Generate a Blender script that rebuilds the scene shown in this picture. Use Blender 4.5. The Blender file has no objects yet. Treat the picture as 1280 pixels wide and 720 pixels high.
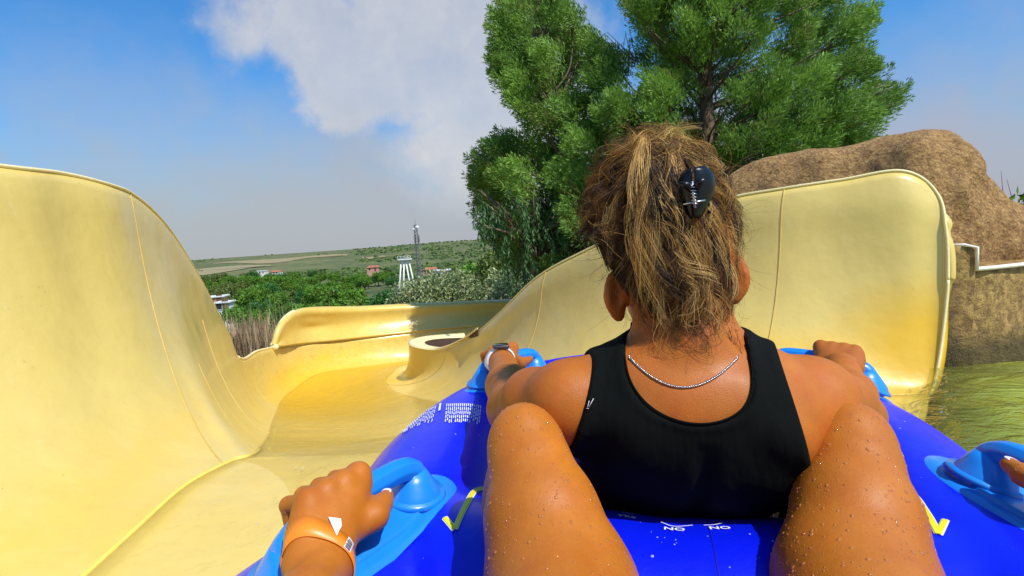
import bpy, math, random, time
import numpy as np
from mathutils import Vector, Matrix
from mathutils.bvhtree import BVHTree
T0 = time.time()
random.seed(7)
RNG = np.random.default_rng(7)
scene = bpy.context.scene
COL = scene.collection
R = math.radians

# ------------------------------------------------------------------ camera frame
CAM = np.array([0.0, 0.0, 0.70])
_p = math.atan(62 / 640.0)
_r0 = np.array([1.0, 0, 0])
_f0 = np.array([0, math.cos(_p), -math.sin(_p)])
_u0 = np.cross(_r0, _f0)
_th = R(3.9)
CR = _r0 * math.cos(_th) - _u0 * math.sin(_th)
CU = _u0 * math.cos(_th) + _r0 * math.sin(_th)
CF = _f0


def P(px, py, d):
    """world point seen at photo pixel (1280 wide) at depth d metres"""
    return CAM + d * (CF + (px - 640) / 640.0 * CR - (py - 360) / 640.0 * CU)


def PZ(px, py, z):
    v = P(px, py, 1.0) - CAM
    t = (z - CAM[2]) / v[2]
    return CAM + t * v


# ------------------------------------------------------------------ object helpers
def tag(o, label=None, cat=None, group=None, kind=None):
    if label: o['label'] = label
    if cat: o['category'] = cat
    if group: o['group'] = group
    if kind: o['kind'] = kind
    return o


def empty(name, loc, rz=0.0):
    o = bpy.data.objects.new(name, None)
    COL.objects.link(o)
    o.location = [float(v) for v in loc]
    o.rotation_euler = (0, 0, rz)
    o.empty_display_size = 0.1
    return o


def make_mesh(name, V, F, smooth=True, color=None):
    """V (n,3) array; F: array (m,3|4) or list of index lists"""
    me = bpy.data.meshes.new(name)
    V = np.asarray(V, dtype=np.float32)
    if isinstance(F, np.ndarray):
        n = F.shape[1]
        me.vertices.add(len(V)); me.vertices.foreach_set('co', V.ravel())
        me.loops.add(F.size); me.loops.foreach_set('vertex_index', F.astype(np.int32).ravel())
        me.polygons.add(len(F))
        me.polygons.foreach_set('loop_start', np.arange(0, F.size, n, dtype=np.int32))
        me.polygons.foreach_set('loop_total', np.full(len(F), n, dtype=np.int32))
        me.update(calc_edges=True)
        me.validate()
    else:
        me.from_pydata([tuple(map(float, v)) for v in V], [], F)
        me.update()
    if smooth and len(me.polygons):
        me.polygons.foreach_set('use_smooth', np.ones(len(me.polygons), dtype=bool))
    if color is not None:
        a = me.attributes.new('tint', 'FLOAT_COLOR', 'POINT')
        c = np.ones((len(V), 4), dtype=np.float32); c[:, :3] = color
        a.data.foreach_set('color', c.ravel())
    return me


def obj(name, me, mat=None, parent=None, loc=None):
    o = bpy.data.objects.new(name, me)
    COL.objects.link(o)
    if mat and not me.materials: me.materials.append(mat)
    if parent is not None: o.parent = parent
    if loc is not None: o.location = [float(v) for v in loc]
    return o


class MB:
    def __init__(self): self.V = []; self.F = []; self.n = 0
    def add(self, V, F):
        V = np.asarray(V, dtype=float)
        self.V.append(V); self.F += [[i + self.n for i in f] for f in F]; self.n += len(V)
        return self
    def box(self, c, s, rot=None, bevel=0.0):
        c = np.asarray(c, float); s = np.asarray(s, float) / 2
        if bevel <= 0:
            v = np.array([[x, y, z] for x in (-1, 1) for y in (-1, 1) for z in (-1, 1)], float) * s
            f = [[0, 1, 3, 2], [4, 6, 7, 5], [0, 4, 5, 1], [2, 3, 7, 6], [0, 2, 6, 4], [1, 5, 7, 3]]
        else:
            import bmesh
            bm = bmesh.new(); bmesh.ops.create_cube(bm, size=2.0)
            for q in bm.verts: q.co = Vector((q.co.x * s[0], q.co.y * s[1], q.co.z * s[2]))
            bmesh.ops.bevel(bm, geom=list(bm.edges), offset=bevel, segments=3, profile=0.5, affect='EDGES')
            v = np.array([list(q.co) for q in bm.verts]); bm.verts.index_update()
            f = [[q.index for q in g.verts] for g in bm.faces]; bm.free()
        if rot is not None: v = v @ np.asarray(rot).T
        return self.add(v + c, f)
    def tube(self, pts, rad, n=8, cap=True):
        pts = np.asarray(pts, float); m = len(pts)
        rad = np.full(m, rad) if np.isscalar(rad) else np.asarray(rad, float)
        V, Fq = tube_arrays(pts, rad, n)
        F = [list(q) for q in Fq]
        if cap:
            F.append(list(range(n))[::-1]); F.append(list(range((m - 1) * n, m * n)))
        return self.add(V, F)
    def build(self, name, mat, parent=None, smooth=True, loc=None, off=None):
        V = np.concatenate(self.V)
        if off is not None: V = V - np.asarray(off, float)
        return obj(name, make_mesh(name, V, self.F, smooth), mat, parent, loc)


def frames(pts):
    t = np.gradient(pts, axis=0); t /= np.linalg.norm(t, axis=1, keepdims=True) + 1e-12
    up = np.array([0, 0, 1.0]) if abs(t[0][2]) < 0.9 else np.array([1.0, 0, 0])
    n = np.zeros_like(pts)
    v = np.cross(t[0], up); v /= np.linalg.norm(v); n[0] = v
    for i in range(1, len(pts)):
        v = n[i - 1] - t[i] * np.dot(n[i - 1], t[i]); n[i] = v / (np.linalg.norm(v) + 1e-12)
    b = np.cross(t, n)
    return t, n, b


def tube_arrays(pts, rad, n):
    t, a, b = frames(pts); m = len(pts)
    ang = np.arange(n) * 2 * math.pi / n
    ring = a[:, None, :] * np.cos(ang)[None, :, None] + b[:, None, :] * np.sin(ang)[None, :, None]
    V = (pts[:, None, :] + ring * rad[:, None, None]).reshape(-1, 3)
    i = np.arange(m - 1)[:, None] * n; j = np.arange(n)[None, :]; k = (j + 1) % n
    F = np.stack([i + j, i + k, i + n + k, i + n + j], -1).reshape(-1, 4)
    return V, F


def catmull(C, n):
    """C (m,dim) control -> n samples"""
    C = np.asarray(C, float); m = len(C)
    t = np.linspace(0, m - 1, n); i = np.minimum(t.astype(int), m - 2); u = (t - i)[:, None]
    g = lambda k: C[np.clip(k, 0, m - 1)]
    p0, p1, p2, p3 = g(i - 1), g(i), g(i + 1), g(i + 2)
    return 0.5 * ((2 * p1) + (-p0 + p2) * u + (2 * p0 - 5 * p1 + 4 * p2 - p3) * u ** 2 + (-p0 + 3 * p1 - 3 * p2 + p3) * u ** 3)


def grid_faces(nu, nv):
    i = np.arange(nu - 1)[:, None] * nv; j = np.arange(nv - 1)[None, :]
    return np.stack([i + j, i + j + 1, i + nv + j + 1, i + nv + j], -1).reshape(-1, 4)


def noise1(x, seed=0):
    """cheap smooth multi-sine noise of array"""
    r = np.random.default_rng(seed); o = np.zeros_like(x)
    for k in range(6):
        o += np.sin(x * (1.3 ** k) * (1 + r.random()) + r.random() * 9) / (k + 1.5)
    return o / 2


def noise3(V, scale, seed=0, octaves=3):
    """value noise on a hashed lattice, vectorised; V (n,3) -> (-1..1)"""
    out = np.zeros(len(V)); amp = 1.0; tot = 0
    for o in range(octaves):
        q = V * scale * (2 ** o) + seed * 17.3
        i = np.floor(q).astype(np.int64); f = q - i; f = f * f * (3 - 2 * f)
        def h(dx, dy, dz):
            n = (i[:, 0] + dx) * 374761393 + (i[:, 1] + dy) * 668265263 + (i[:, 2] + dz) * 2147483647 + seed * 9176 + o * 131
            n = (n ^ (n >> 13)) * 1274126177; n = n ^ (n >> 16)
            return (n & 0xffff) / 32767.5 - 1
        r = 0
        for dx in (0, 1):
            for dy in (0, 1):
                for dz in (0, 1):
                    w = (f[:, 0] if dx else 1 - f[:, 0]) * (f[:, 1] if dy else 1 - f[:, 1]) * (f[:, 2] if dz else 1 - f[:, 2])
                    r = r + w * h(dx, dy, dz)
        out += r * amp; tot += amp; amp *= 0.5
    return out / tot


# ------------------------------------------------------------------ implicit surfaces
class Field:
    def __init__(self, lo, hi, h):
        self.lo = np.asarray(lo, float); self.h = h
        self.n = np.ceil((np.asarray(hi) - self.lo) / h).astype(int) + 1
        self.g = np.full(self.n, 0.2, dtype=np.float32)
    def win(self, lo, hi):
        a = np.clip(np.floor((np.asarray(lo) - self.lo) / self.h).astype(int), 0, self.n)
        b = np.clip(np.ceil((np.asarray(hi) - self.lo) / self.h).astype(int) + 1, 0, self.n)
        return a, b
    def pts(self, a, b):
        x = [(self.lo[k] + np.arange(a[k], b[k]) * self.h).astype(np.float32) for k in range(3)]
        return x[0][:, None, None], x[1][None, :, None], x[2][None, None, :]
    def put(self, lo, hi, fn, k, op='add'):
        a, b = self.win(np.asarray(lo) - k - 4 * self.h, np.asarray(hi) + k + 4 * self.h)
        if np.any(b <= a): return
        X, Y, Z = self.pts(a, b)
        d = fn(X, Y, Z).astype(np.float32)
        s = self.g[a[0]:b[0], a[1]:b[1], a[2]:b[2]]
        if op == 'sub': d = -d; s2 = -s
        else: s2 = s
        if k > 0:
            h = np.clip(0.5 + 0.5 * (s2 - d) / k, 0, 1)
            r = s2 * (1 - h) + d * h - k * h * (1 - h)
        else:
            r = np.minimum(s2, d)
        if op == 'sub': # max(s,-d)
            h = np.clip(0.5 - 0.5 * (s - d) / max(k, 1e-6), 0, 1)
            r = s * (1 - h) + d * h + k * h * (1 - h)
        self.g[a[0]:b[0], a[1]:b[1], a[2]:b[2]] = r
    def cone(self, A, B, ra, rb, k=0.02, op='add', sq=None):
        A = np.asarray(A, float); B = np.asarray(B, float); m = max(ra, rb)
        def fn(X, Y, Z):
            d = B - A; L = float(d @ d) + 1e-12
            px, py, pz = X - A[0], Y - A[1], Z - A[2]
            t = np.clip((px * d[0] + py * d[1] + pz * d[2]) / L, 0, 1)
            return np.sqrt((px - t * d[0]) ** 2 + (py - t * d[1]) ** 2 + (pz - t * d[2]) ** 2) - (ra + (rb - ra) * t)
        self.put(np.minimum(A, B) - m, np.maximum(A, B) + m, fn, k, op)
    def chain(self, pts, rad, k=0.01):
        for i in range(len(pts) - 1): self.cone(pts[i], pts[i + 1], rad[i], rad[i + 1], k)
    def ell(self, C, r, M=None, k=0.02, op='add'):
        """ellipsoid; M rows are local axes"""
        C = np.asarray(C, float); M = np.eye(3) if M is None else np.asarray(M, float); m = max(r)
        def fn(X, Y, Z):
            p = (X - C[0], Y - C[1], Z - C[2])
            q = [M[i][0] * p[0] + M[i][1] * p[1] + M[i][2] * p[2] for i in range(3)]
            k0 = np.sqrt(sum((q[i] / r[i]) ** 2 for i in range(3))); k1 = np.sqrt(sum((q[i] / r[i] ** 2) ** 2 for i in range(3)))
            return k0 * (k0 - 1) / (k1 + 1e-9)
        self.put(C - m, C + m, fn, k, op)
    def mesh(self, g=None):
        g = self.g if g is None else g
        return surface_nets(g, self.lo, self.h)


def surface_nets(g, lo, h):
    ins = g < 0
    c = ins[:-1, :-1, :-1].astype(np.int8)
    cnt = np.zeros_like(c)
    for dx in (0, 1):
        for dy in (0, 1):
            for dz in (0, 1):
                cnt += ins[dx:g.shape[0] - 1 + dx, dy:g.shape[1] - 1 + dy, dz:g.shape[2] - 1 + dz]
    I = np.argwhere((cnt > 0) & (cnt < 8)); del cnt
    idx = np.full(c.shape, -1, dtype=np.int32); idx[I[:, 0], I[:, 1], I[:, 2]] = np.arange(len(I))
    corners = [(a, b, d) for a in (0, 1) for b in (0, 1) for d in (0, 1)]
    val = {q: g[I[:, 0] + q[0], I[:, 1] + q[1], I[:, 2] + q[2]].astype(float) for q in corners}
    S = np.zeros((len(I), 3)); W = np.zeros(len(I))
    for q in corners:
        for ax in range(3):
            if q[ax] == 0:
                r = list(q); r[ax] = 1; r = tuple(r)
                a, b = val[q], val[r]; m = (a < 0) != (b < 0)
                t = np.where(m, a / np.where(m, a - b, 1), 0)
                p = np.zeros((len(I), 3)); p += np.array(q); p[:, ax] += t
                S += p * m[:, None]; W += m
    V = (I + S / W[:, None]) * h + lo
    Fs = []
    for ax in range(3):
        o1, o2 = [(1, 2), (2, 0), (0, 1)][ax]
        sl0 = [slice(None)] * 3; sl1 = [slice(None)] * 3
        sl0[ax] = slice(0, g.shape[ax] - 1); sl1[ax] = slice(1, g.shape[ax])
        A, B = ins[tuple(sl0)], ins[tuple(sl1)]
        E = np.argwhere(A != B)
        E = E[(E[:, o1] > 0) & (E[:, o2] > 0) & (E[:, o1] < g.shape[o1] - 1) & (E[:, o2] < g.shape[o2] - 1)]
        def cell(d1, d2):
            q = E.copy(); q[:, o1] += d1; q[:, o2] += d2
            return idx[q[:, 0], q[:, 1], q[:, 2]]
        q = np.stack([cell(-1, -1), cell(0, -1), cell(0, 0), cell(-1, 0)], 1)
        flip = ~A[E[:, 0], E[:, 1], E[:, 2]]
        q[flip] = q[flip][:, ::-1]
        q = q[(q >= 0).all(1)]
        Fs.append(q)
    return V, np.concatenate(Fs)


def relax(V, F, it=2, lam=0.5):
    E = np.concatenate([F[:, [0, 1]], F[:, [1, 2]], F[:, [2, 3]], F[:, [3, 0]]])
    n = len(V)
    cnt = np.bincount(E[:, 0], minlength=n) + np.bincount(E[:, 1], minlength=n)
    for _ in range(it):
        for l in (lam, -lam * 1.04):
            A = np.stack([np.bincount(E[:, 0], V[E[:, 1], k], n) + np.bincount(E[:, 1], V[E[:, 0], k], n) for k in range(3)], 1)
            V = V + l * (A / np.maximum(cnt, 1)[:, None] - V)
    return V


# ------------------------------------------------------------------ material helper
class M:
    def __init__(self, name):
        self.m = bpy.data.materials.new(name); self.m.use_nodes = True
        self.t = self.m.node_tree; self.t.nodes.clear()
        self.out = self.t.nodes.new('ShaderNodeOutputMaterial')
    def n(self, ty, **kw):
        nd = self.t.nodes.new('ShaderNode' + ty)
        for k, v in kw.items():
            if k.startswith('_'): nd.inputs[k[1:].replace('_', ' ')].default_value = v
            elif isinstance(k, str): setattr(nd, k, v)
        return nd
    def l(self, a, b): self.t.links.new(a, b)
    def coord(self, obj_space=True):
        return self.n('TexCoord').outputs['Object' if obj_space else 'Generated']
    def noise(self, scale, detail=4, rough=0.55, vec=None, dist=0.0):
        nd = self.n('TexNoise'); nd.inputs['Scale'].default_value = scale; nd.inputs['Detail'].default_value = detail
        nd.inputs['Roughness'].default_value = rough; nd.inputs['Distortion'].default_value = dist
        self.l(vec if vec is not None else self.coord(), nd.inputs['Vector'])
        return nd.outputs['Fac']
    def vor(self, scale, feature='F1', vec=None, out='Distance', rnd=1.0):
        nd = self.n('TexVoronoi', feature=feature); nd.inputs['Scale'].default_value = scale; nd.inputs['Randomness'].default_value = rnd
        self.l(vec if vec is not None else self.coord(), nd.inputs['Vector'])
        return nd.outputs[out]
    def scale(self, v, s):
        nd = self.n('Mapping'); nd.inputs['Scale'].default_value = s
        self.l(v, nd.inputs['Vector']); return nd.outputs['Vector']
    def ramp(self, fac, stops, interp='LINEAR'):
        nd = self.n('ValToRGB'); cr = nd.color_ramp; cr.interpolation = interp
        while len(cr.elements) > 1: cr.elements.remove(cr.elements[-1])
        cr.elements[0].position = stops[0][0]
        cols = []
        for p, c in stops:
            cols.append((p, (c, c, c, 1) if np.isscalar(c) else (*c, 1) if len(c) == 3 else c))
        cr.elements[0].color = cols[0][1]
        for p, c in cols[1:]:
            e = cr.elements.new(p); e.color = c
        self.l(fac, nd.inputs['Fac']); return nd.outputs['Color']
    def mix(self, fac, a, b, blend='MIX'):
        nd = self.n('Mix', data_type='RGBA', blend_type=blend)
        for s, v in ((nd.inputs[0], fac), (nd.inputs[6], a), (nd.inputs[7], b)):
            if hasattr(v, 'is_linked') or hasattr(v, 'links'): self.l(v, s)
            elif np.isscalar(v): s.default_value = v
            else: s.default_value = (*v, 1) if len(v) == 3 else v
        return nd.outputs[2]
    def math(self, op, a, b=0.5, c=None, clamp=False):
        nd = self.n('Math', operation=op, use_clamp=clamp)
        for s, v in zip(nd.inputs, (a, b, c)):
            if v is None: continue
            if np.isscalar(v): s.default_value = v
            else: self.l(v, s)
        return nd.outputs[0]
    def bump(self, h, strength=0.3, dist=0.01, prev=None):
        nd = self.n('Bump'); nd.inputs['Strength'].default_value = strength; nd.inputs['Distance'].default_value = dist
        self.l(h, nd.inputs['Height'])
        if prev is not None: self.l(prev, nd.inputs['Normal'])
        return nd.outputs['Normal']
    def attr(self, name='tint'):
        return self.n('Attribute', attribute_name=name).outputs['Color']
    def pbr(self, color, rough=0.5, normal=None, **kw):
        nd = self.n('BsdfPrincipled')
        def put(k, v):
            s = nd.inputs[k]
            if hasattr(v, 'links'): self.l(v, s)
            elif np.isscalar(v): s.default_value = v
            else: s.default_value = (*v, 1) if (len(v) == 3 and len(s.default_value) == 4) else v
        put('Base Color', color); put('Roughness', rough)
        if normal is not None: self.l(normal, nd.inputs['Normal'])
        for k, v in kw.items(): put(k.replace('_', ' '), v)
        self.l(nd.outputs[0], self.out.inputs['Surface'])
        self.b = nd
        return self.m


def plain(name, color, rough=0.5, var=0.15, scale=8.0, bump=0.0, bscale=40.0, **kw):
    m = M(name)
    f = m.noise(scale, 5)
    c = m.mix(f, [x * (1 - var) for x in color], [min(1, x * (1 + var)) for x in color])
    nrm = m.bump(m.noise(bscale, 4), bump, 0.01) if bump else None
    return m.pbr(c, rough, nrm, **kw)
# ================================================================== camera, sun, sky
cam_d = bpy.data.cameras.new('camera'); cam = bpy.data.objects.new('camera', cam_d); COL.objects.link(cam)
cam_d.lens = 18; cam_d.sensor_width = 36; cam_d.clip_start = 0.02; cam_d.clip_end = 9000
cam.matrix_world = Matrix(((CR[0], CU[0], -CF[0], CAM[0]), (CR[1], CU[1], -CF[1], CAM[1]), (CR[2], CU[2], -CF[2], CAM[2]), (0, 0, 0, 1)))
scene.camera = cam
SUN_EL, SUN_AZ = R(54), math.atan2(0.68, -0.73)      # azimuth clockwise from +Y
SUN = np.array([math.sin(SUN_AZ) * math.cos(SUN_EL), math.cos(SUN_AZ) * math.cos(SUN_EL), math.sin(SUN_EL)])
sd = bpy.data.lights.new('sun', 'SUN'); sd.energy = 4.9; sd.angle = R(0.55); sd.color = (1.0, 0.955, 0.88)
so = bpy.data.objects.new('sun', sd); COL.objects.link(so)
so.rotation_euler = Vector(SUN).to_track_quat('Z', 'Y').to_euler(); so.location = (3, -3, 6)
vs = scene.view_settings
scene.display_settings.display_device = 'sRGB'
vs.view_transform = 'Standard'; vs.look = 'None'; vs.exposure = 0.0; vs.gamma = 1.0; vs.use_curve_mapping = False
cy = scene.cycles
cy.max_bounces = 7; cy.diffuse_bounces = 3; cy.glossy_bounces = 3; cy.transparent_max_bounces = 10; cy.transmission_bounces = 3
cy.use_denoising = True; cy.sample_clamp_indirect = 6.0
scene.render.film_transparent = False

w = bpy.data.worlds.new('World'); scene.world = w; w.use_nodes = True
S = M.__new__(M); S.t = w.node_tree; S.t.nodes.clear(); S.out = S.n('OutputWorld')
sky = S.n('TexSky', sky_type='NISHITA', sun_disc=False, sun_elevation=SUN_EL, sun_rotation=SUN_AZ, air_density=1.4, dust_density=1.6, ozone_density=2.2, altitude=700)
tc = S.n('TexCoord').outputs['Generated']
sep = S.n('SeparateXYZ'); S.l(tc, sep.inputs[0])
nz = S.n('TexNoise'); nz.inputs['Scale'].default_value = 3.2; nz.inputs['Detail'].default_value = 7; nz.inputs['Roughness'].default_value = 0.58
S.l(tc, nz.inputs['Vector'])
nz2 = S.n('TexNoise'); nz2.inputs['Scale'].default_value = 9.0; nz2.inputs['Detail'].default_value = 6; nz2.inputs['Roughness'].default_value = 0.6
S.l(tc, nz2.inputs['Vector'])
# warp direction
wv = S.n('VectorMath', operation='SUBTRACT'); S.l(nz.outputs['Color'], wv.inputs[0]); wv.inputs[1].default_value = (0.5, 0.5, 0.5)
ws = S.n('VectorMath', operation='SCALE'); S.l(wv.outputs[0], ws.inputs[0]); ws.inputs['Scale'].default_value = 0.30
wa = S.n('VectorMath', operation='ADD'); S.l(tc, wa.inputs[0]); S.l(ws.outputs[0], wa.inputs[1])
wv2 = S.n('VectorMath', operation='SUBTRACT'); S.l(nz2.outputs['Color'], wv2.inputs[0]); wv2.inputs[1].default_value = (0.5, 0.5, 0.5)
ws2 = S.n('VectorMath', operation='SCALE'); S.l(wv2.outputs[0], ws2.inputs[0]); ws2.inputs['Scale'].default_value = 0.10
wb = S.n('VectorMath', operation='ADD'); S.l(wa.outputs[0], wb.inputs[0]); S.l(ws2.outputs[0], wb.inputs[1])
cloud = None
for (px, py, rad, soft) in [(325, 20, 0.035, .12), (385, 42, .05, .10), (430, 85, .06, .09), (445, 110, .05, .07), (490, 75, .09, .10), (540, 60, .09, .14), (590, 75, .09, .16),
                            (600, 150, .09, .2), (640, 60, .10, .16), (660, 150, .10, .2), (505, 20, .03, .10)]:
    d = P(px, py, 1) - CAM; d /= np.linalg.norm(d)
    v = S.n('VectorMath', operation='DISTANCE'); S.l(wb.outputs[0], v.inputs[0]); v.inputs[1].default_value = d
    mr = S.n('MapRange', interpolation_type='SMOOTHSTEP'); S.l(v.outputs['Value'], mr.inputs['Value'])
    mr.inputs['From Min'].default_value = rad + soft * 0.55; mr.inputs['From Max'].default_value = rad; mr.inputs['To Min'].default_value = 0; mr.inputs['To Max'].default_value = 1
    cloud = mr.outputs[0] if cloud is None else S.math('MAXIMUM', cloud, mr.outputs[0])
cloud = S.math('MULTIPLY', cloud, S.math('MULTIPLY_ADD', nz2.outputs['Fac'], 0.5, 0.62, clamp=True), clamp=True)
# haze that thickens toward the horizon, uneven
hz = S.n('MapRange', interpolation_type='SMOOTHSTEP')
S.l(S.math('ADD', sep.outputs[2], S.math('MULTIPLY', S.math('SUBTRACT', nz.outputs['Fac'], 0.5), -0.42)), hz.inputs['Value'])
hz.inputs['From Min'].default_value = 0.36; hz.inputs['From Max'].default_value = 0.02; hz.inputs['To Max'].default_value = 1
tint = S.mix(1.0, sky.outputs[0], (0.42, 1.06, 1.66), 'MULTIPLY')
rightness = S.n('MapRange'); S.l(sep.outputs[0], rightness.inputs['Value']); rightness.inputs['From Min'].default_value = -0.5; rightness.inputs['From Max'].default_value = 0.75
hcol = S.mix(rightness.outputs[0], (4.6, 4.75, 5.0), (4.6, 4.5, 5.3))
c1 = S.mix(S.math('MULTIPLY', hz.outputs[0], 0.93), tint, hcol)
ccol = S.mix(nz2.outputs['Fac'], (5.3, 5.4, 5.7), (7.3, 7.3, 7.5))
c2 = S.mix(S.math('MULTIPLY', cloud, 0.92), c1, ccol)
bg = S.n('Background'); S.l(c2, bg.inputs['Color']); bg.inputs['Strength'].default_value = 0.10
S.l(bg.outputs[0], S.out.inputs['Surface'])

# ================================================================== terrain: one sheet to the horizon
def ground_z(x, y):
    x = np.asarray(x, float); y = np.asarray(y, float)
    r = np.hypot(x, y)
    near = -1.95 - 0.0 * r
    rr = np.array([0, 9, 16, 30, 55, 90, 200, 420, 800, 1300, 1900, 2600, 4500])
    zz = np.array([-1.95, -1.95, -3.6, -7.0, -10.3, -12, -14, -17, -18, -12, -1.5, 1.0, 1.5])
    z = np.interp(r, rr, zz)
    ang = np.degrees(np.arctan2(x, y))
    far = np.clip((r - 500) / 1200, 0, 1)
    z = z + far * (6.5 * np.exp(-((ang - 6) / 16.0) ** 2) - 2.0 * np.exp(-((ang + 45) / 25.0) ** 2) + 2.2 * noise1(ang * 0.16, 3) + 4.0 * noise1(r * 0.006 + ang * .05, 5) * np.clip(1 - np.abs(r - 1200) / 700, 0, 1))
    mid = np.clip((r - 12) / 60, 0, 1) * np.clip(1 - (r - 400) / 400, 0, 1)
    z = z + mid * 1.3 * noise1(x * 0.03 + y * 0.021, 8)
    return z


nr, na = 150, 220
rad = np.concatenate([[0.0], np.geomspace(1.5, 7000, nr - 1)])
ang = np.linspace(0, 2 * math.pi, na + 1)
RR, AA = np.meshgrid(rad, ang, indexing='ij')
X, Y = RR * np.sin(AA), RR * np.cos(AA)
Z = ground_z(X, Y)
g = M('dry_ground')
co = g.coord()
big = g.noise(0.004, 6, 0.6, co); mid_ = g.noise(0.05, 6, 0.65, co); fine = g.noise(1.6, 6, 0.7, co)
vs_ = g.vor(0.045, 'F1', co); vs2 = g.vor(0.11, 'F1', co)
base = g.ramp(g.math('MULTIPLY_ADD', mid_, 0.5, g.math('MULTIPLY', big, 0.5)), [(0.36, (0.055, 0.085, 0.014)), (0.52, (0.105, 0.135, 0.024)), (0.60, (0.22, 0.19, 0.07)), (0.70, (0.32, 0.25, 0.12))])
dots = g.math('LESS_THAN', g.math('ADD', vs_, g.math('MULTIPLY', fine, 0.12)), 0.38)
c = g.mix(g.math('MULTIPLY', dots, 0.8), base, (0.03, 0.055, 0.012))
c = g.mix(g.math('MULTIPLY', fine, 0.35), c, (0.16, 0.12, 0.06))
gm = g.pbr(c, 0.95, g.bump(fine, 0.6, 0.08))
ground = obj('ground', make_mesh('ground', np.stack([X, Y, Z], -1).reshape(-1, 3), grid_faces(nr, na + 1)), gm)
tag(ground, 'dry scrubby hillside falling away to a wide valley', 'ground', kind='structure')

# tan ploughed field on the far left
fm = M('bare_field_soil')
fcol = fm.mix(fm.noise(0.02, 5), (0.24, 0.20, 0.08), (0.36, 0.28, 0.14))
fmat = fm.pbr(fcol, 0.95)


def patch_on_ground(name, pts, lift, mat):
    """closed outline -> flat sheet hugging the ground, filled as a fan of rings"""
    pts = np.asarray(pts, float); c = pts.mean(0); n = len(pts); V = []; k = 8
    for i in range(k + 1):
        q = c + (pts - c) * (i / k)
        for x, y in q: V.append((x, y, float(ground_z(x, y)) + lift))
    F = grid_faces(k + 1, n).tolist()
    for i in range(k): F.append([i * n + n - 1, i * n, (i + 1) * n, (i + 1) * n + n - 1])
    return obj(name, make_mesh(name, V, F), mat)


def pol(deg, r): return (r * math.sin(R(deg)), r * math.cos(R(deg)))
for k, (a0, a1, r0_, r1_) in enumerate([(-38, -25, 760, 1050), (-30, -17.5, 1150, 1500), (-16, -13, 900, 960)]):
    ring = [pol(a0 + (a1 - a0) * t, r0_ * (1 + 0.09 * math.sin(9 * t + k) + 0.10 * (2 * t - 1) ** 2)) for t in np.linspace(0, 1, 14)] + [pol(a1 - (a1 - a0) * t, r1_ * (1 + 0.06 * math.sin(7 * t + k) - 0.12 * (2 * t - 1) ** 2)) for t in np.linspace(0, 1, 14)]
    f = patch_on_ground('field', ring, 0.7, fmat); tag(f, 'bare tan ploughed field on the distant plain', 'field', kind='structure')

# ------------------------------------------------------------------ leaves and crowns
def leaf_mat(name, dark, light, rough=0.55, trans=0.25):
    m = M(name)
    a = m.attr('tint'); s = m.n('SeparateColor'); m.l(a, s.inputs[0])
    c = m.mix(s.outputs[0], dark, light)
    c = m.mix(s.outputs[1], c, (0.16, 0.085, 0.03))
    p = m.n('BsdfPrincipled'); m.l(c, p.inputs['Base Color']); p.inputs['Roughness'].default_value = rough
    t = m.n('BsdfTranslucent'); m.l(m.mix(0.5, c, light), t.inputs['Color'])
    x = m.n('MixShader'); x.inputs[0].default_value = trans; m.l(p.outputs[0], x.inputs[1]); m.l(t.outputs[0], x.inputs[2])
    m.l(x.outputs[0], m.out.inputs['Surface'])
    return m.m


def leaf_cloud(C, size, n_per, spread, seed, flat=0.8, up=0.35, aspect=0.45, tintf=None):
    """C (k,3) clump centres; n_per leaf faces round each; returns V,F,tint"""
    r = np.random.default_rng(seed); k = len(C); N = k * n_per
    d = r.normal(size=(N, 3)); d /= np.linalg.norm(d, axis=1, keepdims=True)
    rad = spread * r.random((N, 1)) ** 0.45
    pos = np.repeat(C, n_per, 0) + d * rad * np.array([1, 1, flat])
    ax = d + r.normal(size=(N, 3)) * 0.6 + np.array([0, 0, up]); ax /= np.linalg.norm(ax, axis=1, keepdims=True)
    sd_ = np.cross(ax, r.normal(size=(N, 3))); sd_ /= np.linalg.norm(sd_, axis=1, keepdims=True) + 1e-9
    L = size * (0.6 + 0.8 * r.random((N, 1)))
    a = pos - ax * L * 0.5; b = pos + sd_ * L * aspect * 0.5; c = pos + ax * L * 0.5; e = pos - sd_ * L * aspect * 0.5
    V = np.stack([a, b, c, e], 1).reshape(-1, 3); F = np.arange(N * 4).reshape(-1, 4)
    ct = np.repeat(r.random(k), n_per) * 0.6 + r.random(N) * 0.4
    t = np.zeros((N, 3)); t[:, 0] = ct
    t[:, 1] = (np.repeat(r.random(k), n_per) > 0.94) * 0.5
    return V, F, np.repeat(t, 4, 0)


def round_crown_clumps(rx, rz, n, seed, lobes=9):
    r = np.random.default_rng(seed); out = []
    L = [(0, 0, 0, 0.8)]
    for i in range(lobes):
        a = r.random() * 6.28; e = r.uniform(-0.5, 1.1); q = 0.62
        L.append((q * math.cos(a) * math.cos(e), q * math.sin(a) * math.cos(e), q * math.sin(e), r.uniform(0.35, 0.55)))
    per = n // len(L) + 1
    for (x, y, z, s) in L:
        d = r.normal(size=(per, 3)); d /= np.linalg.norm(d, axis=1, keepdims=True)
        q = np.array([x, y, z]) + d * s * (0.72 + 0.33 * r.random((per, 1)))
        out.append(q)
    q = np.concatenate(out); q = q[q[:, 2] > -0.75]
    return q * np.array([rx, rx, rz])


bark = plain('bark', (0.16, 0.105, 0.065), 0.9, 0.35, 12, 0.6, 30)
LM = [leaf_mat('pine_leaves', (0.040, 0.12, 0.008), (0.19, 0.38, 0.020)), leaf_mat('olive_leaves', (0.060, 0.095, 0.012), (0.20, 0.26, 0.045)),
      leaf_mat('deep_green_leaves', (0.016, 0.075, 0.012), (0.07, 0.24, 0.028))]


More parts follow.
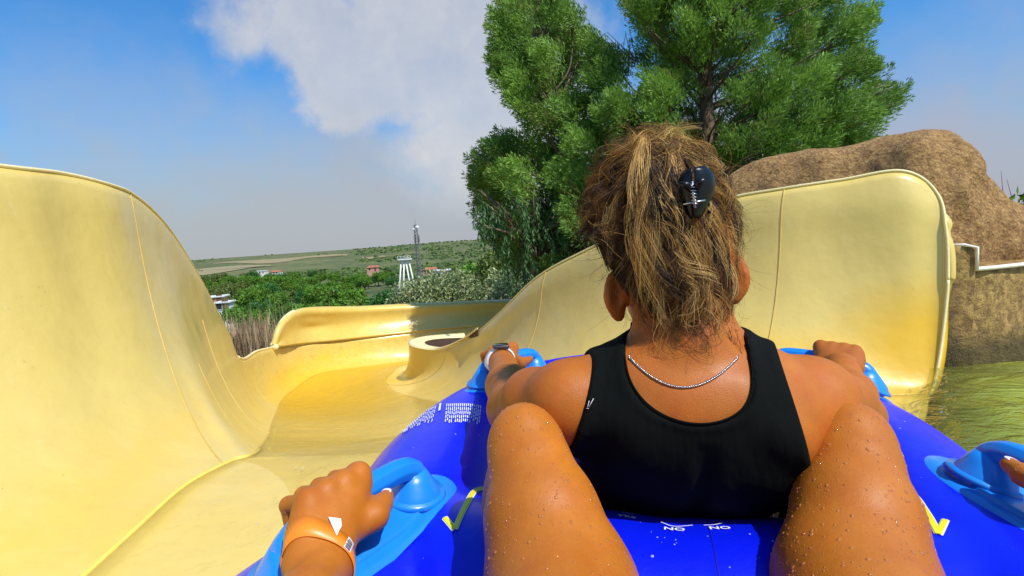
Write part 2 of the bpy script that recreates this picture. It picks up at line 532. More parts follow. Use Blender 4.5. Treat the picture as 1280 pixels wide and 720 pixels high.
def tree_proto(k, mat, seed, n=230, per=16, leaf=0.42):
    rx, rz, h = 3.1, 2.4, 2.6
    C = round_crown_clumps(rx, rz, n, seed) + np.array([0, 0, h + rz * 0.75])
    V, F, t = leaf_cloud(C, leaf, per, 0.55, seed + 1)
    cm = make_mesh('crown', V, F, True, t); cm.materials.append(mat)
    mb = MB(); r = random.Random(seed)
    mb.tube([(0, 0, -1.2), (0.1, 0, 1.0), (0.05, 0.1, h + 0.6), (0.1, 0, h + rz)], [0.28, 0.22, 0.16, 0.05], 7)
    for i in range(5):
        a = i * 1.26 + r.random(); mb.tube([(0.05, 0.05, h - 0.6), (math.cos(a) * .9, math.sin(a) * .9, h + 0.6), (math.cos(a) * 2, math.sin(a) * 2, h + 1.6)], [0.12, 0.08, 0.03], 5)
    V2 = np.concatenate(mb.V); tm = make_mesh('trunk', V2, mb.F); tm.materials.append(bark)
    return cm, tm


PROTO = [tree_proto(0, LM[0], 11), tree_proto(1, LM[1], 23, per=14), tree_proto(2, LM[2], 37), tree_proto(3, LM[0], 51, per=18, n=260)]


def place_tree(i, name, label, cat, group, x, y, s, sz=1.0, rz=0.0, zoff=0.0):
    t = empty(name, (x, y, float(ground_z(x, y)) + zoff), rz); t.scale = (s, s, s * sz)
    tag(t, label, cat, group)
    obj('crown', PROTO[i][0], None, t); obj('trunk', PROTO[i][1], None, t)
    return t


TREES = []
rr_ = random.Random(4)
# bright pine wood in the middle distance, rows with distance
for (px0, px1, py_top, dist, n, kind, sc) in [
    (268, 690, 338, 290, 20, 1, 1.25), (255, 700, 341, 235, 20, 0, 1.2), (300, 520, 344, 190, 13, 3, 1.15), (560, 700, 345, 190, 8, 1, 1.1),
    (270, 480, 350, 145, 11, 0, 1.05), (530, 700, 352, 140, 8, 0, 1.0), (300, 470, 359, 105, 10, 3, 0.95), (285, 400, 372, 72, 8, 0, 0.85), (400, 500, 378, 62, 5, 2, 0.62),
    (255, 300, 352, 120, 3, 1, 1.0), (440, 580, 347, 175, 12, 3, 1.1), (500, 640, 341, 260, 12, 0, 1.2), (430, 520, 358, 120, 6, 0, 0.9), (440, 500, 340, 218, 9, 3, 1.1), (450, 500, 345, 196, 6, 2, 1.0)]:
    for i in range(n):
        px = px0 + (px1 - px0) * (i + 0.5 + rr_.uniform(-0.42, 0.42)) / n
        d = dist * rr_.uniform(0.88, 1.12)
        if any(abs(px - a) < 9 * 110 / d + 5 and d < b for a, b in ((276, 92), (425, 95), (508, 185), (468, 190))): continue
        q = P(px, py_top + rr_.uniform(-2.5, 2.5), d)
        x, y = q[0], q[1]; gz = float(ground_z(x, y)); top = q[2] - 0.068 * 0
        k = kind if rr_.random() < 0.7 else rr_.choice([0, 1, 2, 3])
        H = 7.0  # prototype height
        s = max(0.45, (top - gz) / H)
        s = min(s, sc * 1.7)
        lab = {0: 'bright green pine crown in the wood of the valley below', 3: 'bright green pine crown in the wood of the valley below', 1: 'olive green tree crown in the valley below', 2: 'deep green dense tree crown in the valley below'}[k]
        nm = {0: 'pine_tree', 3: 'pine_tree', 1: 'olive_tree', 2: 'evergreen_tree'}[k]
        TREES.append(place_tree(k, nm, lab, 'tree', 'trees of the wooded valley', x, y, s * rr_.uniform(0.9, 1.05), 1.0, rr_.random() * 6))
print('trees', len(TREES), time.time() - T0)

# far scrub on the rising plain: one mass nobody could count
r = np.random.default_rng(5); N = 9500
a = R(1) * r.uniform(-44, 44, N); d = np.exp(r.uniform(math.log(300), math.log(2300), N))
x, y = d * np.sin(a), d * np.cos(a)
keep = noise3(np.stack([x, y, 0 * x], 1), 0.004, 3) > -0.28 + 0.55 * ((a < R(-17)) & (d > 600))
x, y, d = x[keep], y[keep], d[keep]; z = ground_z(x, y)
base_v, base_f = [], []
import itertools
ico = np.array([(math.cos(t) * 1.0, math.sin(t) * 1.0, 0.0) for t in np.arange(6) * 1.047] + [(math.cos(t + .5) * .72, math.sin(t + .5) * .72, 0.62) for t in np.arange(6) * 1.047] + [(0, 0, 0.95)])
fi = [[i, (i + 1) % 6, 6 + (i + 1) % 6, 6 + i] for i in range(6)] + [[6 + i, 6 + (i + 1) % 6, 12] for i in range(6)]
n = len(x); s = r.uniform(1.6, 4.0, n) * np.clip(d / 900, 0.8, 1.3)
V = ico[None] * s[:, None, None] * (1 + 0.25 * r.normal(size=(n, 13, 1))) * np.array([1, 1, .95]) + np.stack([x, y, z - 0.2], 1)[:, None, :]
F = []
for i in range(n): F += [[q + i * 13 for q in f_] for f_ in fi]
t = np.zeros((n * 13, 3)); t[:, 0] = np.repeat(r.random(n), 13)
sm = leaf_mat('scrub_leaves', (0.03, 0.065, 0.010), (0.10, 0.15, 0.025), 0.8, 0.05)
sc = obj('scrub', make_mesh('scrub', V.reshape(-1, 3), F, False, t), sm)
tag(sc, 'dark green bushes scattered over the far hills', 'scrub', kind='stuff')

# ------------------------------------------------------------------ lattice mast
steel = plain('galvanised_steel', (0.17, 0.16, 0.15), 0.6, 0.2)
white_paint = plain('white_paint', (0.78, 0.77, 0.74), 0.55, 0.06)
mb_d = 150.0
top = P(519, 281, mb_d); gz = float(ground_z(top[0], top[1])); H = top[2] - gz
mast = empty('radio_mast', (top[0], top[1], gz)); tag(mast, 'slim grey lattice mast with white dishes near its top standing over the treetops', 'mast')
mb = MB(); hw = lambda z: 0.75 - 0.4 * z / H
for sx in (-1, 1):
    for sy in (-1, 1): mb.tube([(sx * hw(0), sy * hw(0), 0), (sx * hw(H), sy * hw(H), H)], 0.10, 5)
nb = 22
for i in range(nb):
    z0, z1 = H * i / nb, H * (i + 1) / nb
    for (ax, ay, bx, by) in ((-1, -1, 1, -1), (1, -1, 1, 1), (1, 1, -1, 1), (-1, 1, -1, -1)):
        mb.tube([(ax * hw(z0), ay * hw(z0), z0), (bx * hw(z1), by * hw(z1), z1)], 0.05, 4); mb.tube([(ax * hw(z1), ay * hw(z1), z1), (bx * hw(z1), by * hw(z1), z1)], 0.05, 4)
mb.build('lattice', steel, mast, False)
MB().tube([(0, 0, H), (0, 0, H + 1.8)], 0.05, 5).build('lightning_rod', steel, mast)
for k, (dx, zz, s_) in enumerate([(0.6, H - 0.8, 0.55), (-0.5, H - 1.3, 0.35)]):
    m_ = MB(); pr = [(0.0, 0.0), (0.5, -0.04), (0.85, -0.16), (1.0, -0.34), (0.9, -0.5), (0.0, -0.6)]
    V = []; 
    for (rr2, yy) in pr:
        for t_ in range(14): V.append((dx + s_ * rr2 * math.cos(t_ * 2 * math.pi / 14), s_ * yy - 0.5, zz + s_ * rr2 * math.sin(t_ * 2 * math.pi / 14)))
    F = [list(q) for q in grid_faces(len(pr), 14)] + [[i * 14 + 13, i * 14, (i + 1) * 14, (i + 1) * 14 + 13] for i in range(len(pr) - 1)]
    m_.add(V, F); m_.build('dish', white_paint, mast)
m_ = MB(); 
for k in range(3): m_.box((0.8 * math.cos(k * 2.1), 0.8 * math.sin(k * 2.1), H - 4.0 - 0 * k), (0.3, 0.2, 2.2), None, 0.04)
m_.build('antenna_panels', steel, mast)

# ------------------------------------------------------------------ white A frame slide supports
q = P(506, 325, 118); gz = float(ground_z(q[0], q[1])); H = q[2] - gz
af = empty('slide_tower', (q[0], q[1], gz)); tag(af, 'white slide tower on splayed legs rising between the trees', 'tower')
for dx in (-1.55, -0.35, 0.35, 1.6):
    sgn = -1 if dx in (-1.55, 0.35) else 1
    m_ = MB(); m_.tube([(dx - sgn * -0.0 + (-0.9 if dx < 0 else 0.9) * 0.9, -0.4, 0), (dx * 0.55, 0, H)], 0.17, 8); m_.build('leg', white_paint, af)
m_ = MB(); m_.box((0, 0, H + 0.12), (3.2, 1.4, 0.25), None, 0.05); m_.build('deck', white_paint, af)
m_ = MB()
for zz in (0.5, 0.9):
    m_.tube([(-1.55, -0.65, H + zz), (1.55, -0.65, H + zz)], 0.04, 5)
for xx in np.linspace(-1.5, 1.5, 5): m_.tube([(xx, -0.65, H + 0.2), (xx, -0.65, H + 0.9)], 0.04, 5)
m_.build('railing', white_paint, af)

# ------------------------------------------------------------------ small buildings in the park below
terracotta = plain('terracotta_tiles', (0.42, 0.14, 0.07), 0.85, 0.3, 3)
wall_w = plain('limewashed_wall', (0.74, 0.70, 0.62), 0.85, 0.08, 2)
wall_p = plain('pink_render', (0.55, 0.27, 0.20), 0.85, 0.12, 2)
glass_d = plain('dark_window_glass', (0.03, 0.035, 0.04), 0.15, 0.1)
wood_d = plain('brown_door_wood', (0.16, 0.08, 0.04), 0.6, 0.2)


def house(px, py, d, w_, dep, h, wall, roofm, label, rot=0.0, flat=False, name='park_building'):
    q = P(px, py, d); x, y = q[0], q[1]; gz = float(ground_z(x, y)); base = q[2] - h - (0 if flat else w_ * 0.16)
    b = empty(name, (x, y, min(gz, base)), rot); o = base - min(gz, base)
    tag(b, label, 'building', 'low buildings among the trees')
    m_ = MB(); m_.box((0, 0, (o + h) / 2), (w_, dep, h + o)); m_.build('wall', wall, b, False)
    if flat:
        m_ = MB(); m_.box((0, 0, o + h + 0.1), (w_ + 0.5, dep + 0.5, 0.22), None, 0.03); m_.build('roof', roofm, b, False)
    else:
        rz_ = w_ * 0.16; e = 0.35; m_ = MB(); W2, D2 = w_ / 2 + e, dep / 2 + e
        m_.add([(-W2, -D2, o + h), (W2, -D2, o + h), (W2, D2, o + h), (-W2, D2, o + h), (-W2 * .7, 0, o + h + rz_), (W2 * .7, 0, o + h + rz_)], [[0, 1, 5, 4], [2, 3, 4, 5], [1, 2, 5], [3, 0, 4], [3, 2, 1, 0]])
        m_.build('roof', roofm, b, False)
    nw = max(2, int(w_ / 1.8))
    for i in range(nw):
        xx = -w_ / 2 + w_ * (i + 0.5) / nw
        if i == nw // 2:
            m_ = MB(); m_.box((xx, -dep / 2 - 0.02, o + 1.0), (0.9, 0.08, 2.0)); m_.build('door', wood_d, b, False)
        else:
            m_ = MB(); m_.box((xx, -dep / 2 - 0.02, o + h * 0.55), (0.8, 0.06, 0.9)); wd = m_.build('window', glass_d, b, False)
            m_ = MB(); m_.box((xx, -dep / 2 - 0.03, o + h * 0.55 - 0.5), (1.0, 0.14, 0.08)); m_.build('sill', white_paint, wd, False)
    return b


house(272, 371, 88, 2.6, 2.5, 1.6, wall_p, white_paint, 'small pink walled kiosk with a flat white roof behind the dry reeds', 0.2, True)
house(281, 378, 80, 1.9, 2, 1.1, wall_w, white_paint, 'low white hut with a white roof below the pink kiosk', 0.1, True)
house(431, 374, 88, 2.6, 3, 1.4, wall_w, terracotta, 'white hut beside the small blue parasol among the pines', -0.2)
house(466, 332, 240, 5, 4, 1.8, wall_p, terracotta, 'pink house with a red tiled roof left of the white slide tower', 0.1)
house(538, 334, 240, 6, 5, 2.0, wall_p, terracotta, 'long pink house with a red roof right of the lattice mast', -0.15)
house(325, 339, 330, 8, 6, 1.8, wall_w, white_paint, 'long white farm building at the edge of the tan field', 0.05, True)
house(345, 338, 350, 6, 6, 1.8, wall_w, terracotta, 'white farmhouse with a tiled roof beside the long farm building', -0.1)
house(553, 338, 120, 3.2, 3, 2.2, wall_w, white_paint, 'tiny white hut poking out above the pale leaved shrubs', 0.0, True)
house(620, 313, 900, 26, 9, 6, wall_w, white_paint, 'pale distant warehouse near the crest of the green hill', 0.0, True)

# blue parasol
bluec = plain('blue_canvas', (0.02, 0.25, 0.62), 0.7, 0.1)
q = P(419, 361, 84); gz = float(ground_z(q[0], q[1])); par = empty('parasol', (q[0], q[1], gz)); H = q[2] - gz
tag(par, 'open blue parasol among the pines below the hill', 'parasol')
MB().tube([(0, 0, 0), (0, 0, H)], 0.05, 6).build('pole', white_paint, par)
V = [(0, 0, H)] + [(1.1 * math.cos(t), 1.1 * math.sin(t), H - 0.5) for t in np.arange(8) * math.pi / 4] + [(1.1 * math.cos(t), 1.1 * math.sin(t), H - 0.65) for t in np.arange(8) * math.pi / 4] + [(0, 0, H - 0.12)]
F = [[0, 1 + i, 1 + (i + 1) % 8] for i in range(8)] + [[1 + i, 9 + i, 9 + (i + 1) % 8, 1 + (i + 1) % 8] for i in range(8)] + [[17, 9 + (i + 1) % 8, 9 + i] for i in range(8)]
MB().add(V, F).build('canopy', bluec, par, False)

# ------------------------------------------------------------------ pale leaved hedge shrubs behind the slide
shrub_l = leaf_mat('pale_shrub_leaves', (0.05, 0.12, 0.02), (0.46, 0.50, 0.22), 0.45, 0.15)


def shrub(px, py, d, rx, rz, seed, label, mat=None, leaf=0.10, per=24, n=420, name='flowering_shrub', depth_y=0):
    q = P(px, py, d); gz = float(ground_z(q[0], q[1])); topz = q[2]
    t = empty(name, (q[0], q[1], gz)); tag(t, label, 'shrub', 'shrubs behind the slide')
    C = round_crown_clumps(rx, rz, n, seed, 12); C[:, 2] += topz - gz - rz * 0.95
    C = C[C[:, 2] > 0.1]
    V, F, tt = leaf_cloud(C, leaf, per, 0.22, seed + 1, 0.9, 0.2, 0.42)
    o = obj('crown', make_mesh('crown', V, F, True, tt), mat or shrub_l, t)
    m_ = MB(); r2 = random.Random(seed)
    for i in range(9):
        a = i * 0.7; m_.tube([(0.1 * math.cos(a), 0.1 * math.sin(a), -0.1), (0.4 * rx * math.cos(a), 0.4 * rx * math.sin(a), (topz - gz) * 0.5), (0.7 * rx * math.cos(a), 0.7 * rx * math.sin(a), (topz - gz) * 0.8)], [0.05, 0.035, 0.015], 5)
    m_.build('stems', bark, t)
    return t


shrub(548, 336, 14.5, 1.25, 1.5, 61, 'big pale leaved shrub left of centre behind the upper slide wall')
shrub(520, 350, 14.0, 0.8, 1.2, 62, 'rounded pale leaved shrub at the left end of the hedge')
shrub(598, 345, 14.2, 1.1, 1.3, 63, 'pale leaved shrub in the middle of the hedge beside the tree')
shrub(642, 335, 13.6, 1.1, 1.5, 64, 'pale leaved shrub at the right end of the hedge under the conifer')
shrub(480, 368, 15.5, 0.75, 0.9, 65, 'low dark green shrub behind the left half of the slide wall', LM[2], 0.12)
shrub(618, 318, 22, 1.6, 2.0, 66, 'yellow green shrub rising behind the pale hedge', LM[1], 0.18)
shrub(585, 330, 26, 1.9, 1.8, 67, 'bright green shrub standing farther back behind the hedge', LM[0], 0.2)
shrub(455, 372, 30, 1.6, 2.0, 68, 'round bright green bush below the white tower', LM[0], 0.2, name='round_bush')
shrub(432, 360, 46, 2.2, 2.6, 69, 'round pale green bush beside the blue parasol', LM[0], 0.3, name='round_bush')
shrub(292, 420, 8.6, 0.5, 0.7, 70, 'dark leafy bush at the foot of the dry reeds', LM[2], 0.07, 20, 300, name='leafy_bush')
print('background', time.time() - T0)

# ------------------------------------------------------------------ reeds and dry grass left of the slide
def blades(name, base, n, seed, hmin, hmax, spread, mat, parent, width=0.012, lean=0.5, droop=0.35):
    r = np.random.default_rng(seed); V = []; F = []; T = []
    for i in range(n):
        b = np.array([r.normal() * spread[0], r.normal() * spread[1], 0])
        a = r.random() * 6.283; h = r.uniform(hmin, hmax); L = lean * r.random() ** 1.2
        dx, dy = math.cos(a) * L, math.sin(a) * L; sx, sy = -math.sin(a) * width, math.cos(a) * width
        k0 = len(V); tt = r.random()
        for j in range(6):
            s = j / 5; q = b + np.array([dx * h * s ** 1.6, dy * h * s ** 1.6, h * (s - droop * L * s ** 3)])
            ww = (1 - s) ** 0.7 + 0.04
            V.append(q + np.array([sx, sy, 0]) * ww); V.append(q - np.array([sx, sy, 0]) * ww); T += [(tt, 0, 0)] * 2
        for j in range(5): F.append([k0 + 2 * j, k0 + 2 * j + 1, k0 + 2 * j + 3, k0 + 2 * j + 2])
    return obj(name, make_mesh(name, V, F, True, np.array(T)), mat, parent)


reed_m = leaf_mat('green_reed_blade', (0.06, 0.11, 0.02), (0.34, 0.42, 0.13), 0.5, 0.2)
dry_m = leaf_mat('dry_grass_blade', (0.20, 0.12, 0.06), (0.62, 0.44, 0.25), 0.8, 0.1)
q = P(312, 440, 9.2); gz = float(ground_z(q[0], q[1]))
rd = empty('reed_clump', (q[0], q[1], gz)); tag(rd, 'tall green reeds rising out of the dry grass beside the slide wall', 'reeds')
blades('leaves', None, 85, 1, 1.6, 2.5, (0.42, 0.3), reed_m, rd, 0.019, 0.32)
q = P(382, 440, 10.0); gz = float(ground_z(q[0], q[1]))
rd2 = empty('reed_clump', (q[0], q[1], gz)); tag(rd2, 'thin green reeds showing over the end of the upper slide wall', 'reeds')
blades('leaves', None, 60, 2, 1.6, 2.6, (0.5, 0.3), reed_m, rd2, 0.018, 0.25)
V = []
dg = blades('dry_grass', None, 3200, 3, 0.9, 2.0, (0.36, 0.35), dry_m, None, 0.020, 0.55, 0.45)
q = P(313, 440, 8.7); dg.location = (q[0], q[1], float(ground_z(q[0], q[1])) - 0.05)
tag(dg, 'tan dry grass and dead stalks filling the gap between the slide walls', 'dry grass', kind='stuff')
q = P(132, 224, 2.25)
tw = empty('dry_weed', (q[0] - 0.10, q[1] + 0.06, 0.62)); tag(tw, 'small dry weed tips showing over the top of the left slide wall', 'weed')
blades('stalks', None, 26, 5, 0.38, 0.50, (0.035, 0.03), dry_m, tw, 0.0018, 0.2)
# ================================================================== the yellow water slide
ym = M('yellow_gelcoat')
co = ym.coord()
n1 = ym.noise(1.1, 5, 0.6, co); n2 = ym.noise(9, 5, 0.6, co); n3 = ym.noise(60, 3, 0.6, co)
base = ym.mix(n1, (0.69, 0.505, 0.120), (0.74, 0.565, 0.160))
strk = ym.ramp(ym.noise(3.0, 6, 0.7, ym.scale(co, (2.6, 2.6, 0.22)), 0.3), [(0.46, 0.0), (0.70, 1.0)])
base = ym.mix(ym.math('MULTIPLY', strk, 0.26), base, (0.56, 0.385, 0.10))
base = ym.mix(ym.ramp(ym.noise(7, 8, 0.8, ym.scale(co, (1.5, 1.5, 0.5)), 0.5), [(0.58, 0.0), (0.74, 0.30)]), base, (0.85, 0.74, 0.46))
base = ym.mix(ym.math('MULTIPLY', n2, 0.22), base, (0.76, 0.59, 0.22))
# amber attribute: algae / mineral staining at water and wet corners, deeper tone along walls
st = ym.n('SeparateColor'); ym.l(ym.attr('tint'), st.inputs[0])
sn = ym.noise(5.0, 7, 0.68, co, 0.6)
sf = ym.math('MULTIPLY', st.outputs[0], ym.ramp(ym.math('ADD', sn, ym.math('MULTIPLY', st.outputs[0], 0.30)), [(0.40, 0.0), (0.62, 1.0)]), clamp=True)
base = ym.mix(sf, base, (0.78, 0.46, 0.016))
gr = ym.math('MULTIPLY', st.outputs[1], ym.ramp(ym.noise(14, 8, 0.75, co, 1.2), [(0.52, 0.0), (0.66, 1.0)]), clamp=True)
base = ym.mix(ym.math('MULTIPLY', gr, 0.6), base, (0.42, 0.26, 0.05))
spk = ym.ramp(ym.vor(38, 'F1', co), [(0.045, 1.0), (0.075, 0.0)])
spm = ym.math('MULTIPLY', spk, ym.ramp(ym.noise(3.3, 3, 0.5, co), [(0.56, 0.0), (0.62, 1.0)]))
bn = ym.bump(n3, 0.10, 0.004)
bn = ym.bump(ym.noise(2.6, 4, 0.5, co), 0.30, 0.05, bn)
bn = ym.bump(spm, 0.9, 0.006, bn)
bn = ym.bump(ym.noise(260, 2, 0.5, co), 0.12, 0.002, bn)
yellow = ym.pbr(base, ym.ramp(ym.noise(4, 4, 0.6, co), [(0.35, 0.28), (0.65, 0.5)]), bn, Coat_Weight=0.25, Coat_Roughness=0.15)
seam_m = plain('seam_sealant', (0.56, 0.38, 0.09), 0.6, 0.25, 20)
joint_m = plain('bright_joint_filler', (0.86, 0.66, 0.12), 0.5, 0.2, 30)
rim_m = plain('pale_flange', (0.88, 0.74, 0.36), 0.45, 0.12, 6, 0.2, 60)

slide = empty('water_slide', (0, 0, 0)); tag(slide, 'yellow fibreglass water slide with high curved walls bending away to the left', 'water slide')
A = np.array
SEC = [  # (outer rim, outer foot, inner foot, inner rim)
    (A([-1.80, -1.0, 1.05]), A([-1.0, -0.95, 0.03]), A([1.83, 2.22, -0.12]), P(1185, 350, 2.375)),
    (A([-1.73, 0.30, 1.05]), A([-0.985, -0.10, 0.03]), A([1.82, 2.225, -0.12]), P(1183, 292, 2.385)),
    (A([-1.665, 1.16, 1.05]), A([-0.975, 0.50, 0.03]), A([1.79, 2.235, -0.12]), P(1170, 243, 2.40)),
    (P(0, 205, 1.65), PZ(60, 760, 0.03), A([1.70, 2.25, -0.12]), P(1128, 213, 2.43)),
    (P(80, 215, 1.92), PZ(160, 672, 0.03), A([1.40, 2.28, -0.12]), P(1050, 224, 2.56)),
    (P(140, 230, 2.18), PZ(232, 608, 0.02), A([1.05, 2.36, -0.13]), P(976, 235, 2.70)),
    (P(170, 243, 2.45), PZ(290, 577, -0.01), A([0.70, 2.46, -0.16]), P(900, 249, 2.92)),
    (P(202, 272, 2.85), PZ(322, 566, -0.06), A([0.30, 2.66, -0.24]), P(805, 279, 3.22)),
    (P(232, 312, 3.35), P(336, 545, 3.0), A([-0.05, 2.95, -0.36]), P(722, 316, 3.70)),
    (P(262, 362, 3.95), P(341, 527, 3.9), P(560, 505, 4.1), P(660, 350, 4.25)),
    (P(285, 404, 4.7), P(346, 514, 5.0), P(520, 497, 5.2), P(612, 397, 5.0)),
    (P(303, 447, 5.6), P(352, 500, 6.2), P(492, 488, 6.1), P(578, 424, 5.7)),
    (P(328, 437, 6.7), P(368, 486, 7.1), P(482, 476, 6.9), P(545, 436.5, 6.15)),
    (P(370, 430.5, 7.8), P(400, 467, 7.9), P(490, 466, 7.6), P(516, 433, 6.5)),
    (P(450, 423, 8.8), P(460, 458, 8.6), P(507, 456, 8.2), P(512, 426, 6.9)),
    (P(560, 412, 9.4), P(545, 448, 9.2), P(575, 448, 8.6), P(535, 420.5, 7.3)),
    (P(690, 402, 9.7), P(680, 440, 9.5), P(680, 440, 8.8), P(580, 417, 7.6)),
]
NS = len(SEC)



def section(s):
    """control curves interpolated at section parameter s (0..NS-1)"""
    return [_cc[k](s) for k in range(4)]


def mk(k):
    C = np.array([q[k] for q in SEC])
    def f(s):
        s = float(np.clip(s, 0, NS - 1)); i = min(int(s), NS - 2); u = s - i
        g = lambda j: C[min(max(j, 0), NS - 1)]
        p0, p1, p2, p3 = g(i - 1), g(i), g(i + 1), g(i + 2)
        return 0.5 * (2 * p1 + (-p0 + p2) * u + (2 * p0 - 5 * p1 + 4 * p2 - p3) * u ** 2 + (-p0 + 3 * p1 - 3 * p2 + p3) * u ** 3)
    return f
_cc = [mk(k) for k in range(4)]


def wall_pt(rim, foot, t, pw=1.0):
    """quarter pipe from rim (t=0) to foot (t=1)"""
    a = t * math.pi / 2; h = (1 - math.cos(a)) ** pw; v = math.sin(a)
    return np.array([rim[0] + (foot[0] - rim[0]) * h, rim[1] + (foot[1] - rim[1]) * h, rim[2] + (foot[2] - rim[2]) * v])


def outer_pt(s, t):
    o, f, _, _ = section(s)
    q = wall_pt(o, f, t)
    # soft rounding back at the very top
    if t < 0.08:
        d = o - f; d[2] = 0; d /= np.linalg.norm(d) + 1e-9; e = (0.08 - t) / 0.08
        q = q + d * 0.035 * e ** 2
    return q


def inner_pt(s, t):
    _, _, f, r_ = section(s)
    q = wall_pt(r_, f, t, 1.0 - 0.34 * max(0.0, 1 - s / 3.5))
    d = r_ - f; d[2] = 0; d /= np.linalg.norm(d) + 1e-9
    if t < 0.12:
        e = (0.12 - t) / 0.12; q = q + d * 0.05 * e ** 2 * min(1.0, max(0.0, s - 1.2) / 1.2); q[2] += 0.0
    return q


def floor_pt(s, t):
    _, f, g_, _ = section(s)
    q = f + (g_ - f) * t
    q[2] -= 0.07 * math.sin(math.pi * t) * min(1.0, np.linalg.norm((g_ - f)[:2]) / 1.5)
    return q


SS = np.linspace(0, NS - 1, 170)
def stain_and_tone(V, kind):
    t = np.zeros((len(V), 3))
    b = P(420, 490, 6.6); 
    if kind == 'floor':
        t[:, 0] = np.clip(1.6 - np.abs(V[:, 1] - 7.0) / 2.6, 0, 1)
        t[:, 0] = np.maximum(t[:, 0], 0.28 * np.clip((V[:, 1] - 0.8), 0, 1))
        t[:, 1] = 0.35
    if kind == 'outer':
        d = np.linalg.norm(V - P(400, 470, 7.5), axis=1)
        t[:, 0] = np.clip(1.0 - d / 2.6, 0, 1) * np.clip((-0.72 - V[:, 2]) * 3.5, 0, 1)
        c = _cc[1]; t[:, 0] += 0.36 * np.clip(1 - np.abs(V[:, 2] - 0.08) / 0.16, 0, 1) * (V[:, 1] < 2.6) * (V[:, 1] > .3)
        t[:, 0] = np.maximum(t[:, 0], 0.20 * np.clip((V[:, 1] - 2.2) / 0.9, 0, 1))  # amber tone deepens along the wall past the seam
        t[:, 1] = np.clip((V[:, 1] - 4.0) / 1.5, 0, 1) * 0.9 + 0.12
    if kind == 'inner':
        d = np.linalg.norm((V - P(1172, 440, 2.36)) * A([1, 1, 1.2]), axis=1)
        t[:, 0] = np.clip(1.5 - d / 0.34, 0, 1)
        t[:, 0] = np.maximum(t[:, 0], 0.38 * np.clip((0.9 - V[:, 0]) / 0.9, 0, 1))  # amber tone deepens toward the left part of the wall
        t[:, 0] = np.maximum(t[:, 0], 0.75 * np.clip(1 - np.abs(V[:, 2] - 0.06) / 0.14, 0, 1) * np.clip((V[:, 0] - 0.7) / 0.9, 0, 1))
        t[:, 0] = np.maximum(t[:, 0], np.clip(1 - np.abs(V[:, 1] - 6.8) / 1.6, 0, 1) * np.clip((-0.80 - V[:, 2]) * 5, 0, 1))
    return t


def sheet(name, fn, nt, kind, thick, flip=False, s0=0, s1=None):
    ss = SS if s1 is None else np.linspace(s0, s1, 120)
    V = np.array([fn(s, t) for s in ss for t in np.linspace(0, 1, nt)])
    F = grid_faces(len(ss), nt)
    if flip: F = F[:, ::-1]
    o = obj(name, make_mesh(name, V, F, True, stain_and_tone(V, kind)), yellow, slide)
    md = o.modifiers.new('thickness', 'SOLIDIFY'); md.thickness = thick; md.offset = -1
    return o


ow = sheet('outer_wall', outer_pt, 40, 'outer', 0.03)
fl = sheet('channel_floor', floor_pt, 36, 'floor', 0.03)
iw = sheet('inner_wall', inner_pt, 40, 'inner', 0.03, True)


def line_on(fn, st_, rad, name, mat, seg=60, parent=None):
    pts = catmull([fn(*q) for q in st_], seg) if len(st_) > 2 else np.array([fn(*q) for q in st_])
    MB().tube(pts, rad, 6).build(name, mat, parent or slide)


def along_t(fn, s, rad, name, mat, t0=0.0, t1=1.0):
    MB().tube(np.array([fn(s, t) for t in np.linspace(t0, t1, 40)]), rad, 6).build(name, mat, slide)


def along_s(fn, t, s0, s1, rad, name, mat, n=80, jitter=0.0):
    MB().tube(np.array([fn(s, t) for s in np.linspace(s0, s1, n)]), rad, 6).build(name, mat, slide)


along_s(outer_pt, 0.0, 0, 10.9, 0.007, 'rim', rim_m, 120)
along_s(outer_pt, 0.0, 10.9, NS - 1, 0.016, 'rim', rim_m, 120)
along_s(inner_pt, 0.0, 0, NS - 1, 0.007, 'rim', rim_m, 160)
along_t(outer_pt, 5.8, 0.0030, 'panel_seam', seam_m)
along_t(outer_pt, 2.2, 0.0022, 'panel_seam', seam_m)
along_t(outer_pt, 8.2, 0.0035, 'panel_seam', seam_m, 0.25)
along_t(outer_pt, 7.0, 0.0022, 'panel_seam', seam_m, 0.55)
along_s(outer_pt, 0.995, 0, 7.2, 0.0065, 'bead', joint_m)
along_s(floor_pt, 0.02, 7.2, 8.6, 0.003, 'bead', joint_m, 20)
along_t(inner_pt, 0.0, 0.007, 'rim', rim_m)
along_t(inner_pt, 5.0, 0.0035, 'panel_seam', seam_m)
along_t(inner_pt, 8.7, 0.0045, 'panel_seam', seam_m)
along_t(inner_pt, 11.6, 0.005, 'panel_seam', seam_m)
along_t(floor_pt, 8.6, 0.004, 'panel_seam', seam_m)

# island: flange round the planter and its dark soil
def flange_pt(s, t):
    _, _, f, r_ = section(s)
    c = P(592, 428, 6.75); d = c - r_; d[2] = 0; d /= np.linalg.norm(d) + 1e-9
    wdt = 0.22 * min(1.0, max(0.02, (s - 10.4) / 1.3))
    return r_ + d * wdt * t + np.array([0, 0, 0.012 - 0.03 * t ** 2])
ss = np.linspace(10.4, NS - 1, 70)
V = np.array([flange_pt(s, t) for s in ss for t in np.linspace(0, 1, 6)])
o = obj('island_flange', make_mesh('island_flange', V, grid_faces(70, 6), True), rim_m, slide)
o.modifiers.new('thickness', 'SOLIDIFY').thickness = 0.02
V = []; m = 70
for k_, dz in ((0, 0.0), (1, -0.16), (2, -0.3)):
    for s in ss:
        q = flange_pt(s, 1.0).copy(); q[2] += dz; V.append(q)
inner_ring_m = plain('dark_planter_wall', (0.10, 0.055, 0.035), 0.9, 0.4, 10)
o = obj('planter_lining', make_mesh('planter_lining', V, grid_faces(3, m)), inner_ring_m, slide)

